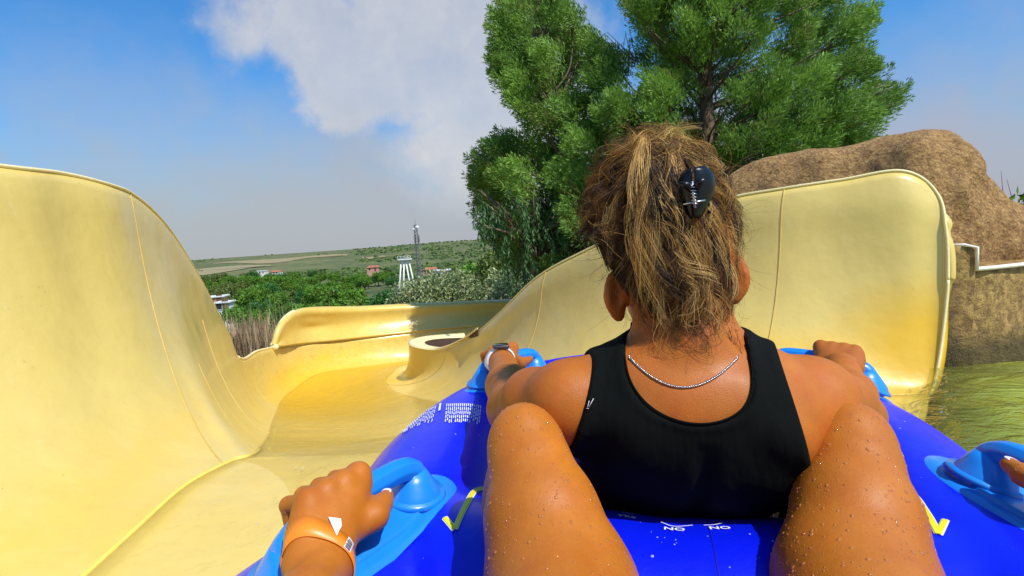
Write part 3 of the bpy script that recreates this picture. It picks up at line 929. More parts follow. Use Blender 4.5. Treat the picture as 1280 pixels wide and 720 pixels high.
# upper panel standing on the far wall
UP = [(P(344, 434.5, 7.15), P(341, 432, 7.13)), (P(352, 433, 7.35), P(347, 412, 7.22)), (P(362, 431.5, 7.6), P(358, 397, 7.45)), (P(376, 430, 7.9), P(375, 388.5, 7.8)), (P(400, 428, 8.25), P(400, 386.5, 8.2)), (P(450, 423, 8.8), P(450, 385.5, 8.85)),
      (P(500, 418, 9.15), P(500, 383, 9.25)), (P(560, 412, 9.4), P(560, 380.5, 9.55)), (P(625, 407, 9.6), P(625, 377.5, 9.75)), (P(690, 402, 9.7), P(690, 375, 9.85))]
B_ = np.array([q[0] for q in UP]); T_ = np.array([q[1] for q in UP])
Bc, Tc = catmull(B_, 90), catmull(T_, 90)
def upper_pt(i, t):
    q = Bc[i] + (Tc[i] - Bc[i]) * t
    d = Tc[i] - Bc[i]
    f = i / 89.0
    out = np.array([0.25, -0.97, 0])
    bul = -0.10 * math.exp(-((f - 0.36) / 0.13) ** 2) * math.exp(-((t - 0.5) / 0.33) ** 2) + 0.05 * math.exp(-((f - 0.38) / 0.08) ** 2) * math.exp(-((t - 0.62) / 0.14) ** 2)
    q = q + out * (bul - 0.10 * math.sin(math.pi * t))
    if t > 0.9: q = q - out * 0.10 * ((t - 0.9) / 0.1) ** 2
    return q
V = np.array([upper_pt(i, t) for i in range(90) for t in np.linspace(0, 1, 30)])
tt = np.zeros((len(V), 3)); tt[:, 1] = 0.35; tt[:, 0] = 0.3
o = obj('upper_wall', make_mesh('upper_wall', V, grid_faces(90, 30), True, tt), yellow, slide)
o.modifiers.new('thickness', 'SOLIDIFY').thickness = 0.04
MB().tube(np.array([upper_pt(i, 1.0) for i in range(90)]), 0.026, 8).build('rim', rim_m, slide)
MB().tube(np.array([upper_pt(0, t) for t in np.linspace(0, 1, 12)] + [upper_pt(i, 1.0) for i in range(26)]), 0.045, 8).build('end_flange', rim_m, slide)
print('slide', time.time() - T0)

# soil heap in the planter
soil = plain('dark_soil', (0.09, 0.045, 0.03), 0.95, 0.4, 14, 0.8, 30)
c0 = P(600, 428, 6.75); V = [(c0[0], c0[1], c0[2] - 0.10)]
for k in range(1, 6):
    for a in range(24):
        rr2 = 0.62 * k / 5; V.append((c0[0] + rr2 * 1.2 * math.cos(a * math.pi / 12), c0[1] + rr2 * math.sin(a * math.pi / 12), c0[2] - 0.10 - 0.05 * (k / 5) ** 2 - (0.5 if k == 5 else 0)))
F = [[0, 1 + i, 1 + (i + 1) % 24] for i in range(24)] + [[1 + k * 24 + i, 1 + (k + 1) * 24 + i, 1 + (k + 1) * 24 + (i + 1) % 24, 1 + k * 24 + (i + 1) % 24] for k in range(4) for i in range(24)]
so_ = obj('soil', make_mesh('soil', V, F), soil); tag(so_, 'dark soil filling the hollow centre of the slide island', 'soil', kind='structure')

# ------------------------------------------------------------------ water
def water_mat(name, murk_col, murk, tint_, scale, strength, stretch=(1, 1, 1), foam=0.0, refl=1.0, grad=False):
    m = M(name); co = m.coord(); v = m.scale(co, stretch)
    h = m.noise(scale, 5, 0.6, v, 0.8); h2 = m.noise(scale * 4.5, 4, 0.55, v, 0.4)
    nrm = m.bump(h, strength, 0.06); nrm = m.bump(h2, strength * 0.7, 0.012, nrm)
    if foam:
        fo_ = m.math('MULTIPLY', m.ramp(m.vor(26, 'F1', v), [(0.10, 1.0), (0.24, 0.0)]), m.ramp(m.noise(2.2, 6, 0.7, co), [(0.50, 0.0), (0.66, foam)]))
    tr = m.n('BsdfTransparent'); tr.inputs['Color'].default_value = (*tint_, 1)
    df = m.n('BsdfPrincipled'); df.inputs['Roughness'].default_value = 0.25
    m.l(m.mix(h, [c * 0.85 for c in murk_col], [c * 1.15 for c in murk_col]), df.inputs['Base Color']); m.l(nrm, df.inputs['Normal'])
    a = m.n('MixShader'); 
    if grad:
        s = m.n('SeparateColor'); m.l(m.attr('tint'), s.inputs[0]); m.l(m.math('MULTIPLY', s.outputs[0], murk), a.inputs[0])
    else:
        m.l(m.math('MULTIPLY', m.ramp(h, [(0.3, 0.5), (0.7, 1.0)]), murk), a.inputs[0])
    if foam:
        lk = a.inputs[0].links[0].from_socket; m.l(m.math('MAXIMUM', lk, fo_), a.inputs[0])
        ck = df.inputs['Base Color'].links[0].from_socket; m.l(m.mix(fo_, ck, (0.85, 0.82, 0.62)), df.inputs['Base Color'])
    m.l(tr.outputs[0], a.inputs[1]); m.l(df.outputs[0], a.inputs[2])
    gl = m.n('BsdfGlossy'); gl.inputs['Roughness'].default_value = 0.04; m.l(nrm, gl.inputs['Normal'])
    fr = m.n('Fresnel'); fr.inputs['IOR'].default_value = 1.33; m.l(nrm, fr.inputs['Normal'])
    b = m.n('MixShader'); m.l(m.math('MULTIPLY', fr.outputs[0], refl), b.inputs[0]); m.l(a.outputs[0], b.inputs[1]); m.l(gl.outputs[0], b.inputs[2])
    m.l(b.outputs[0], m.out.inputs['Surface'])
    return m.m


pool_m = water_mat('pool_water', (0.40, 0.46, 0.025), 0.90, (0.80, 0.86, 0.55), 3.2, 0.85, (1, 1.6, 1), grad=True)
run_m = water_mat('running_water', (0.62, 0.52, 0.16), 0.10, (0.985, 0.975, 0.88), 6.0, 0.45, (1.0, 0.45, 1), 0.55, 0.38)
# water lying in and running down the channel
rows = np.linspace(0.0, 15.2, 190); nt = 60; V = []
for s in rows:
    for t in np.linspace(0.0, 1, nt):
        q = floor_pt(s, t); run = q[2] + 0.012
        e = min(max((s - 5.0) / 2.8, 0), 1); e = e * e * (3 - 2 * e)
        q[2] = run * e - (1 - e) * 0.022
        V.append(q)
V = np.array(V)
flow = obj('slide_water', make_mesh('slide_water', V, grid_faces(len(rows), nt)), run_m)
flow.data.vertices.foreach_get
tag(flow, 'thin sheet of water running down the yellow channel', 'water', kind='structure')
# green pool to the right and behind
sw0, sw1 = floor_pt(0, 0.0), floor_pt(0, 1.0)
N1, N2 = 70, 60; V = []; tt = []
for i in range(N1):
    a = sw0 + (sw1 - sw0) * (i / (N1 - 1))
    b = np.array([1.2 + 12.0 * i / (N1 - 1), -7.0 + 9.6 * i / (N1 - 1), 0])
    for j in range(N2):
        u = (j / (N2 - 1)) ** 1.8; q = a + (b - a) * u; q[2] = 0.0
        V.append(q); dd = np.linalg.norm(q - np.array([1.95, 2.25, 0]))
        tt.append((np.clip((min(abs(u * np.linalg.norm(b - a)), dd) - 0.0) / 0.42, 0.0, 1), 0, 0))
pool = obj('pool_water', make_mesh('pool_water', V, grid_faces(N1, N2), True, np.array(tt)), pool_m)
tag(pool, 'murky green pool water right of the tube', 'water', kind='structure')
basin_m = plain('pool_floor_paint', (0.40, 0.36, 0.09), 0.7, 0.3, 2)
pf = MB(); pf.add([(-1.2, -7.5, -0.42), (13.5, -7.5, -0.42), (13.5, 4.5, -0.42), (-1.2, 4.5, -0.42)], [[0, 1, 2, 3]])
# keep the floor clear of the descending channel: only right of the first section line
pf = MB(); pf.add([sw0 + [0, 0, -0.45], [-1.0, -8, -0.42], [13.5, -8, -0.42], [13.5, 3.6, -0.42], sw1 + [0, 1.0, -0.35], sw1 + [0, 0, -0.35]], [[0, 1, 2, 3, 4, 5]])
o = pf.build('pool_floor', basin_m, None, False); tag(o, 'submerged greenish floor of the pool', 'pool floor', kind='structure')

# ------------------------------------------------------------------ rock work
rk = M('sprayed_rock'); co = rk.coord()
v1 = rk.vor(55, 'F1', co); nn = rk.noise(30, 7, 0.75, co); nb_ = rk.noise(3, 4, 0.6, co)
gcol = rk.mix(nb_, (0.48, 0.255, 0.075), (0.58, 0.345, 0.125))
gcol = rk.mix(rk.ramp(nn, [(0.42, 0.85), (0.60, 0.0)]), gcol, (0.22, 0.105, 0.03))
gcol = rk.mix(rk.ramp(rk.noise(85, 4, 0.7, co), [(0.55, 0.0), (0.75, 0.75)]), gcol, (0.70, 0.52, 0.28))
crack = rk.ramp(rk.n('TexVoronoi', feature='DISTANCE_TO_EDGE').outputs['Distance'], [(0.0, 0.0), (0.02, 1.0)])
bb = rk.bump(nn, 0.9, 0.03); bb = rk.bump(v1, 0.6, 0.012, bb)
rock_m = rk.pbr(gcol, 0.92, bb)
wk = M('wet_rock_wall'); co = wk.coord(); nn = wk.noise(22, 7, 0.75, co); 
wcol = wk.mix(wk.noise(4, 5, 0.6, co), (0.50, 0.29, 0.07), (0.64, 0.42, 0.13))
wcol = wk.mix(wk.ramp(nn, [(0.42, 0.9), (0.6, 0.0)]), wcol, (0.20, 0.10, 0.02))
wetr = wk.n('SeparateXYZ'); wk.l(co, wetr.inputs[0])
wcol = wk.mix(wk.ramp(wetr.outputs[2], [(0.02, 0.8), (0.14, 0.0)]), wcol, (0.09, 0.07, 0.012))
wall_rock_m = wk.pbr(wcol, wk.ramp(nn, [(0.4, 0.35), (0.6, 0.8)]), wk.bump(nn, 0.9, 0.03))

# long boulder mound: loft of rounded sections behind the inner wall
RK = [  # ridge px,py,depth,  half thickness, bottom z
    (800, 262, 3.95, 0.30), (850, 248, 3.85, 0.32), (905, 222, 3.7, 0.38), (955, 202, 3.55, 0.40), (1010, 191, 3.4, 0.44), (1060, 187, 3.3, 0.50), (1110, 174, 3.15, 0.55), (1145, 168, 3.05, 0.45),
    (1176, 171, 3.0, 0.40), (1200, 192, 2.98, 0.32), (1216, 224, 3.0, 0.28), (1238, 252, 3.02, 0.30), (1280, 262, 3.05, 0.36), (1330, 250, 3.1, 0.45), (1400, 262, 3.2, 0.4), (1480, 300, 3.3, 0.3)]
rp = catmull([list(P(a, b, d)) + [h] for a, b, d, h in RK], 150)
nA = 64; V = []
for i, q in enumerate(rp):
    c = q[:3]; th = q[3]; zc = 0.02
    side = np.array([0.35, 1.0, 0]); side /= np.linalg.norm(side)
    for j in range(nA):
        a = -0.15 + (math.pi + 0.3) * j / (nA - 1)
        e = 0.62
        cx = -math.copysign(abs(math.cos(a)) ** e, math.cos(a)); cz = max(math.sin(a), -0.2)
        cz = math.copysign(abs(cz) ** e, cz)
        V.append(c + side * (cx * th) + side * 0 + np.array([0, 0, (c[2] - zc) * (cz - 1) * 1.0]))
V = np.array(V)
nrm = np.tile(np.array([0, -0.6, 0.5]), (len(V), 1))
dn = noise3(V, 2.2, 1, 3); V[:, 2] += dn * 0.05; V[:, 1] += noise3(V, 3.1, 4, 4) * 0.09; V[:, 0] += noise3(V, 3.3, 6, 4) * 0.06
V += (noise3(V, 16, 9, 3) * 0.014)[:, None] * np.array([0, -1, 0.6])
rock = obj('rock_mound', make_mesh('rock_mound', V, grid_faces(len(rp), nA)), rock_m)
tag(rock, 'rough brown artificial rock ridge rising behind the tall yellow wall', 'rock')
# lower retaining wall in the pool with a white ledge
def rough_block(pts_bottom, z0, z1, thick, name, mat, parent, amp=0.02, seed=3, taper=0.0):
    pb = np.asarray(pts_bottom, float); n = len(pb); nz = 26; V = []
    cc = catmull(pb, 60)
    t, a, b = frames(cc)
    nrm = np.stack([-t[:, 1], t[:, 0], 0 * t[:, 0]], 1); nrm /= np.linalg.norm(nrm, axis=1, keepdims=True)
    ring = []
    prof = [(0, z) for z in np.linspace(z0, z1, nz)] + [(x, z1) for x in np.linspace(0.04, thick, 5)] + [(thick, z0)]
    for i in range(60):
        for (o_, z) in prof:
            q = cc[i] + nrm[i] * (o_ + taper * (z - z0)); V.append((q[0], q[1], z))
    V = np.array(V); m_ = len(prof)
    V += (noise3(V, 7, seed, 4) * amp)[:, None] * np.array([0.5, -1, 0.25]) * (V[:, 2] < z1 + 1)[:, None]
    F = grid_faces(60, m_).tolist(); F += [list(range(m_))[::-1], list(range(59 * m_, 60 * m_))]
    return obj(name, make_mesh(name, V, F), mat, parent)


w0, w1, w2, w3 = [q + np.array([0.0, 0.07, 0]) for q in (PZ(1203, 451, 0.0), PZ(1232, 451, 0.0), PZ(1256, 446, 0.0), PZ(1300, 438, 0.0))]
rw = empty('retaining_wall', (0, 0, 0)); tag(rw, 'wet brown rock wall with a white ledge standing in the green water', 'wall')
zt = 0.70 - w3[1] * 0.122
ztp = 0.70 - w1[1] * 0.075
end = w3 + (w3 - w2) * 12
back = np.array([0.15, 0.9, 0])
rough_block([w1 + A([0.02, 0.03, 0]), w2, w3, w3 + (w3 - w2) * 3, end], -0.45, zt, 0.30, 'wall_face', wall_rock_m, rw, 0.020, 5)
rough_block([w0 + A([0.0, 0.02, 0]), (w0 + w1) / 2 + A([0, 0.008, 0]), w1 + A([0.012, 0.01, 0])], -0.45, ztp, 0.4, 'pillar', wall_rock_m, rw, 0.010, 8)
lm = MB(); lp = catmull([w1 + A([0.02, 0.01, zt + 0.012]), w2 + A([0, -0.018, zt + 0.012]), w3 + A([0, -0.022, zt + 0.012]), w3 + (w3 - w2) * 3 + A([0, -.02, zt + 0.01]), end + A([0, 0, zt])], 40)
lm.tube(lp, 0.010, 8); lm.tube([w1 + A([0.012, -0.004, zt + 0.01]), w1 + A([0.012, -0.004, ztp - 0.01]), w1 + A([-0.03, 0.012, ztp + 0.004]), w0 + A([0.012, 0.05, ztp + 0.004])], 0.007, 8)
ledge_m = plain('worn_white_ledge_paint', (0.80, 0.74, 0.62), 0.7, 0.2, 14, 0.3, 60)
lm.build('ledge_edge', ledge_m, rw)
# twigs on the rock
q = P(1258, 246, 3.0); tg = empty('twig_plant', (q[0], q[1], q[2] - 0.10)); tag(tg, 'thin bare twigs sprouting from the rock near the right edge', 'plant')
m_ = MB(); m_.tube([(0, 0, 0), (-0.02, 0, 0.12), (-0.035, 0, 0.25)], [0.003, 0.002, 0.001], 5); m_.tube([(0.05, 0, 0), (0.03, 0, 0.1), (0.0, 0, 0.2)], [0.003, 0.002, 0.001], 5); m_.build('stems', bark, tg)
q = P(1279, 250, 2.9); lp_ = empty('leafy_weed', (q[0], q[1], q[2] - 0.04)); tag(lp_, 'bright green leafy sprig on the rock at the right edge', 'plant')
V, F, t_ = leaf_cloud(np.array([[0, 0, 0.05], [0.03, 0, 0.08], [0.06, 0, 0.03]]), 0.06, 9, 0.05, 5)
obj('leaves', make_mesh('leaves', V, F, True, t_), LM[0], lp_); MB().tube([(0, 0, -0.03), (0.01, 0, 0.06)], 0.003, 5).build('stem', bark, lp_)
print('slide+rock', time.time() - T0)
# ================================================================== double inner tube
RAFT_O = np.array([0.016, 0.0, 0.0]); RAFT_A = R(14)
RX = np.array([math.cos(RAFT_A), -math.sin(RAFT_A), 0]); RY = np.array([math.sin(RAFT_A), math.cos(RAFT_A), 0])
def L2W(v, u, z=0.0): return RAFT_O + RX * v + RY * u + np.array([0, 0, z])
def W2L(p): q = np.asarray(p) - RAFT_O; return np.array([q @ RX, q @ RY, q[2]])


half = [(0, 1.50), (.16, 1.475), (.29, 1.38), (.37, 1.25), (.41, 1.09), (.41, .94), (.39, .81), (.378, .70), (.39, .58), (.42, .42), (.44, .22), (.42, .0), (.34, -.2), (.19, -.33), (0, -.37)]
loop = [(a * (1 - 0.07 * math.exp(-((b - 1.0) / 0.4) ** 2)), b) for a, b in half] + [(-a, b) for a, b in half[::-1]][1:-1]
loop3 = [(a, b, 0.172) for a, b in loop] + [(loop[0][0], loop[0][1], 0.172)]
lp = catmull(np.array([loop3[-2]] + loop3 + [loop3[1]]), 190)
TR = 0.172
fr = Field((-0.66, -0.60, -0.03), (0.66, 1.82, 0.39), 0.007)
for i in range(len(lp) - 1): fr.cone(lp[i], lp[i + 1], TR, TR, 0.002)
# cross tube the front rider leans on, pinched in the middle by a weld
cx = catmull(np.array([(-.36, .66, .16), (-.24, .61, .168), (-.10, .585, .172), (.0, .58, .172), (.10, .585, .172), (.24, .61, .168), (.36, .66, .16)]), 30)
for i in range(29):
    u = abs(i - 14) / 14.0; rr2 = 0.168 - 0.022 * math.exp(-(u / 0.05) ** 2)
    fr.cone(cx[i], cx[i + 1], rr2, rr2, 0.012)
V, F = fr.mesh(); V = relax(V, F, 4)
# inflated fabric: gentle puckers along the seams
rad_ = noise3(V * np.array([1, 1, 0.6]), 7, 3, 3)
V[:, 2] += 0.0016 * rad_ * (V[:, 2] > 0.1)
bl = M('blue_vinyl'); co = bl.coord()
b1 = bl.noise(5, 4, 0.5, co)
bc = bl.mix(b1, (0.000, 0.004, 0.62), (0.000, 0.012, 0.78))
lw = bl.n('LayerWeight'); lw.inputs['Blend'].default_value = 0.25
spot = bl.ramp(bl.vor(95, 'F1', co), [(0.05, 1.0), (0.10, 0.0)])
spm = bl.math('MULTIPLY', spot, bl.ramp(bl.noise(9, 3, 0.5, co), [(0.54, 0.0), (0.62, 1.0)]))
bn = bl.bump(bl.noise(14, 5, 0.6, co), 0.12, 0.02); bn = bl.bump(spm, 0.8, 0.004, bn)
blue = bl.pbr(bc, 0.42, bn, Coat_Weight=0.35, Coat_Roughness=0.18, Specular_IOR_Level=0.35)
raft = empty('raft_tube', RAFT_O, -RAFT_A)
tag(raft, 'blue inflatable double water slide tube carrying two riders', 'inflatable tube')
tube_o = obj('tube_body', make_mesh('tube_body', V, F), blue, raft)
raft_bvh = BVHTree.FromPolygons([tuple(v) for v in V], F.tolist())


def drop(v, u, lift=0.0015):
    h = raft_bvh.ray_cast(Vector((v, u, 0.6)), Vector((0, 0, -1)))
    if h[0] is None: return np.array([v, u, 0.3]), np.array([0, 0, 1.0])
    return np.array(h[0]) + np.array(h[1]) * lift, np.array(h[1])


# weld seam lines on the tube: centre crease across the divider
seam_d = plain('dark_weld', (0.0, 0.003, 0.30), 0.5, 0.1)
pts = [drop(0.052, u, -0.001)[0] for u in np.linspace(0.44, 0.73, 24)]
MB().tube(pts, 0.0016, 6).build('weld_seam', seam_d, raft)
# side seam around the tube where top and bottom sheets are welded
pts = []
for i in range(len(lp) - 1):
    a = lp[i]; t = lp[(i + 1) % len(lp)] - lp[i]; n_ = np.array([t[1], -t[0], 0]); n_ /= np.linalg.norm(n_) + 1e-9
    if n_ @ np.array([a[0], a[1] - 0.6, 0]) < 0: n_ = -n_
    pts.append(a + n_ * (TR * math.cos(R(8)) - 0.002) + np.array([0, 0, TR * math.sin(R(8))]))
MB().tube(pts, 0.004, 6).build('side_weld', seam_d, raft)

# ---- printed marks
yel_p = plain('yellow_print', (0.83, 0.74, 0.01), 0.5, 0.05); wht_p = plain('white_print', (0.85, 0.85, 0.86), 0.5, 0.04)


def print_strip(path, width, name, mat, lift=0.0016):
    """flat printed stroke: path of (v,u), draped on the tube"""
    path = np.asarray(path, float); w_ = np.full(len(path), width) if np.isscalar(width) else np.asarray(width)
    cc = catmull(path, 26) if len(path) > 2 else np.array([path[0] + (path[1] - path[0]) * t for t in np.linspace(0, 1, 12)])
    wi = np.interp(np.linspace(0, 1, len(cc)), np.linspace(0, 1, len(w_)), w_)
    t = np.gradient(cc, axis=0); t /= np.linalg.norm(t, axis=1, keepdims=True); n_ = np.stack([-t[:, 1], t[:, 0]], 1)
    V = []
    for i in range(len(cc)):
        for s in (-1, -0.33, 0.33, 1):
            q = cc[i] + n_[i] * s * wi[i] / 2; V.append(drop(q[0], q[1], lift)[0])
    return V, grid_faces(len(cc), 4)


def add_strips(strips, name, mat, lift=0.0016):
    mb = MB()
    for path, w_ in strips:
        V, F = print_strip(path, w_, name, mat, lift); mb.add(V, F.tolist())
    return mb.build(name, mat, raft)


def px2vu(px, py, z=0.335):
    """where on the tube top a photo pixel lies"""
    o = W2L(CAM); d = P(px, py, 1.0) - CAM; d = np.array([d @ RX, d @ RY, d[2]])
    h = raft_bvh.ray_cast(Vector(o), Vector(d).normalized())
    if h[0] is None:
        q = PZ(px, py, z); return W2L(q)[:2]
    return np.array([h[0][0], h[0][1]])


# yellow tick marks with pale edging
tickL = [px2vu(*q) for q in ((609, 611), (597, 613), (585, 628), (569, 663))]; tickL2 = [px2vu(569, 663), px2vu(556, 648)]
tickR = [px2vu(*q) for q in ((1143, 618), (1149, 628), (1162, 648), (1173, 669))]; tickR2 = [px2vu(1173, 669), px2vu(1182, 651)]
add_strips([(tickL, [.004, .010, .010, .008]), (tickL2, .008)], 'tick_mark_edging', wht_p, 0.0012)
add_strips([(tickL, [.002, .0075, .0075, .0055]), (tickL2, .0055)], 'tick_mark', yel_p, 0.0022)
add_strips([(tickR, [.005, .009, .009, .008]), (tickR2, .008)], 'tick_mark_edging', wht_p, 0.0012)
add_strips([(tickR, [.003, .007, .007, .0055]), (tickR2, .0055)], 'tick_mark', yel_p, 0.0022)


def printed_text(txt, px, py, size, ang, name):
    cu = bpy.data.curves.new('tmp_text', 'FONT'); cu.body = txt; cu.size = 1.0; cu.align_x = 'CENTER'; cu.align_y = 'CENTER'; cu.resolution_u = 2; cu.offset = 0.02
    to = bpy.data.objects.new('tmp_text', cu); me = bpy.data.meshes.new_from_object(to)
    c = px2vu(px, py); V = []
    for v in me.vertices:
        x, y = v.co.x * size * 1.55, v.co.y * size
        q = c + np.array([x * math.cos(ang) - y * math.sin(ang), x * math.sin(ang) + y * math.cos(ang)])
        V.append(drop(q[0], q[1], 0.0018)[0])
    F = [list(p.vertices) for p in me.polygons]
    bpy.data.objects.remove(to); bpy.data.curves.remove(cu); bpy.data.meshes.remove(me)
    return obj(name, make_mesh(name, V, F, False), wht_p, raft)


for (txt, px, py, s, an) in (('NO', 843, 663, .0100, R(-4)), ('NO', 900, 661.5, .0100, R(8)), ('YES', 783, 647, .0100, R(-10)), ('YES', 962, 645, .010, R(14))):
    printed_text(txt, px, py, s, an, 'printed_word')
add_strips([([px2vu(826, 654), px2vu(838, 658.5), px2vu(848, 659.5), px2vu(866, 658)], .0014), ([px2vu(880, 658), px2vu(892, 657.5), px2vu(905, 655)], .0014), ([px2vu(778, 641), px2vu(792, 645)], .0012)], 'printed_line', wht_p)
# block of tiny warning print: rows of broken dashes too small to read
rw_ = random.Random(3); strips = []
for k in range(18):     # right block
    x = 559 + k * 2.45; y0 = 505 + abs(k - 7) * 0.08 + (k > 11) * (k - 11) * .35; y1 = y0 + rw_.choice([22, 24, 19, 25]) 
    n_ = 5
    for i in range(n_):
        a0 = y0 + (y1 - y0) * i / n_; a1 = a0 + (y1 - y0) / n_ * rw_.uniform(0.62, 0.86)
        strips.append(([px2vu(x - (a0 - y0) * .10, a0), px2vu(x - (a1 - y0) * .10, a1)], .0017))
for k in range(18):     # left block
    x = 545.5 - k * 2.25; y0 = 508 + k * 0.85 + max(0, k - 8) * .35; L_ = rw_.choice([20, 22, 17, 23]) * (1 - k * .012)
    for i in range(4):
        a0 = y0 + L_ * i / 4; a1 = a0 + L_ / 4 * rw_.uniform(0.62, 0.86)
        strips.append(([px2vu(x - (a0 - y0) * .28, a0), px2vu(x - (a1 - y0) * .28, a1)], .0016))
strips.append(([px2vu(551, 505), px2vu(549.5, 514)], .0045))
mb = MB()
for path, w_ in strips:
    a, b = path; t = (b - a); 
    if np.linalg.norm(t) < 1e-6 or np.linalg.norm(t) > .15: continue
    n_ = np.array([-t[1], t[0]]) / np.linalg.norm(t) * w_ / 2
    V = [drop(*(q + s * n_), 0.0022)[0] for q in (a, (a + b) / 2, b) for s in (-1, 1)]
    mb.add(V, [[0, 1, 3, 2], [2, 3, 5, 4]])
mb.build('warning_print', wht_p, raft, False)

# ---- handles
cy_m = M('cyan_vinyl'); co = cy_m.coord()
cyc = cy_m.mix(cy_m.noise(8, 4, 0.5, co), (0.005, 0.19, 0.72), (0.012, 0.27, 0.84))
cyan = cy_m.pbr(cyc, 0.38, cy_m.bump(cy_m.noise(60, 3, 0.5, co), 0.08, 0.004), Coat_Weight=0.5, Coat_Roughness=0.15)
HANDLES = {}


def handle(key, v, u, ang, Lg=0.20, pl=0.36, pw=0.115, label=None):
    """ang: direction of grip in the local v,u plane (radians from +u toward +v)"""
    d = np.array([math.sin(ang), math.cos(ang)]); s = np.array([d[1], -d[0]])
    c = np.array([v, u])
    h = empty('handle', (0, 0, 0)); h.parent = raft
    if label: h['label'] = label
    # draped oval patch in two tiers
    for tier, (l_, w_, lift) in enumerate(((pl, pw, 0.0035), (pl * 0.86, pw * 0.72, 0.008))):
        nr_, na_ = 12, 56; V = []
        for i in range(nr_ + 1):
            for j in range(na_):
                a = j * 2 * math.pi / na_; rr2 = i / nr_
                e = 0.55 if tier == 0 else 0.6
                cx_ = math.copysign(abs(math.cos(a)) ** e, math.cos(a)); cy_ = math.copysign(abs(math.sin(a)) ** 0.85, math.sin(a))
                q = c + d * cx_ * l_ / 2 * rr2 + s * cy_ * w_ / 2 * rr2 * (1 - 0.25 * abs(cx_) ** 3)
                p, n_ = drop(q[0], q[1], lift * (1 if i < nr_ else 0.0)); V.append(p)
        F = grid_faces(nr_ + 1, na_).tolist() + [[i * na_ + na_ - 1, i * na_, (i + 1) * na_, (i + 1) * na_ + na_ - 1] for i in range(nr_)]
        obj('patch', make_mesh('patch', V, F), cyan, h)
    pc, nc = drop(c[0], c[1], 0); up = nc * 0.5 + np.array([0, 0, 0.6]); up /= np.linalg.norm(up)
    ends = []
    for sg in (-1, 1):
        b = c + d * sg * Lg / 2; p, n_ = drop(b[0], b[1], 0.004)
        ends.append((p, n_))
        MB().tube([p - up * 0.006, p + up * 0.004, p + up * 0.014, p + up * 0.028, p + up * 0.04], [0.041, 0.039, 0.034, 0.025, 0.0175], 24).build('cone', cyan, h)
        MB().tube([p + n_ * 0.002, p + n_ * 0.009], [0.046, 0.043], 24).build('collar', cyan, h)
    (pa, na_), (pb, nb_) = ends
    ht = 0.045
    path = [pa + up * 0.030, pa + up * (ht - .008), pa * 0.86 + pb * 0.14 + up * (ht + 0.004), (pa + pb) / 2 + up * (ht + 0.006), pb * 0.86 + pa * 0.14 + up * (ht + 0.004), pb + up * (ht - .008), pb + up * 0.030]
    cc = catmull(np.array(path), 60); nS = 24
    rad2 = np.full(60, 0.0165)
    V, F = tube_arrays(cc, rad2, nS)
    # grip ribs along the bar
    Vr = V.reshape(60, nS, 3); cen = cc[:, None, :]
    for j in range(nS):
        if j % 3 == 0: Vr[14:46, j] = cen[14:46, 0] + (Vr[14:46, j] - cen[14:46, 0]) * 0.90
    obj('grip', make_mesh('grip', Vr.reshape(-1, 3), F), cyan, h)
    a3, b3 = pa + up * (ht + .004), pb + up * (ht + .004)
    w_ = lambda q: L2W(*q)
    HANDLES[key] = (w_(a3), w_(b3), RX * up[0] + RY * up[1] + np.array([0, 0, up[2]]))
    return h


qa = px2vu(517, 623); qb = px2vu(345, 738)
cL = (qa + qb) / 2; angL = math.atan2((qa - qb)[0], (qa - qb)[1]); print('rear L handle', qa, qb, cL, math.degrees(angL), np.linalg.norm(qa - qb))
dL = (qa - qb) / np.linalg.norm(qa - qb); cL = qa - dL * 0.10
handle('RL', cL[0], cL[1], angL)
qa = px2vu(1231, 606); print('rear R base', qa)
aR = -angL * 0.8; dR = np.array([math.sin(aR), math.cos(aR)]); cR = qa - dR * 0.10
handle('RR', cR[0], cR[1], aR)
cf = px2vu(628, 447); cg = px2vu(1060, 447); print('front', cf, cg)
handle('FL', -0.345, 1.24, R(34), 0.17, 0.28)
handle('FR', 0.365, 1.24, R(-62), 0.17, 0.28)
for k_, v_ in HANDLES.items(): print(k_, v_)
print('raft', time.time() - T0)
# ================================================================== people
def skin_mat(name, c1, c2, red, wet=0.3, coat=0.16):
    m = M(name); co = m.coord()
    c = m.mix(m.noise(9, 5, 0.6, co), c1, c2)
    c = m.mix(m.math('MULTIPLY', m.ramp(m.noise(26, 5, 0.65, co), [(0.42, 0), (0.70, 1)]), 0.55), c, red)
    c = m.mix(m.ramp(m.noise(4.5, 6, 0.7, co), [(0.42, 0.45), (0.62, 0.0)]), c, [x * 0.74 for x in c1])
    c = m.mix(m.ramp(m.vor(19, 'F1', co), [(0.018, 0.8), (0.030, 0.0)]), c, (0.07, 0.025, 0.012))
    fk = m.ramp(m.vor(210, 'F1', co), [(0.05, 1.0), (0.12, 0.0)])
    fk = m.math('MULTIPLY', fk, m.ramp(m.noise(16, 3, 0.5, co), [(0.55, 0), (0.68, 0.40)]))
    c = m.mix(fk, c, [x * 0.45 for x in c1])
    b = m.bump(m.noise(700, 2, 0.5, co), 0.35, 0.0012); b = m.bump(m.noise(120, 4, 0.6, co), 0.18, 0.002, b)
    dr = m.ramp(m.vor(230, 'F1', co), [(0.10, 1.0), (0.2, 0.0)]); dm = m.math('MULTIPLY', dr, m.ramp(m.noise(30, 3, 0.6, co), [(0.5, 0), (0.58, 1)]))
    b = m.bump(dm, wet, 0.0016, b)
    mat = m.pbr(c, m.ramp(m.noise(40, 4, 0.6, co), [(0.35, 0.42), (0.65, 0.58)]), b, Subsurface_Weight=0.10, Subsurface_Scale=0.010, Coat_Weight=coat, Coat_Roughness=0.30, Specular_IOR_Level=0.30)
    m.b.inputs['Subsurface Radius'].default_value = (1.0, 0.35, 0.15)
    return mat


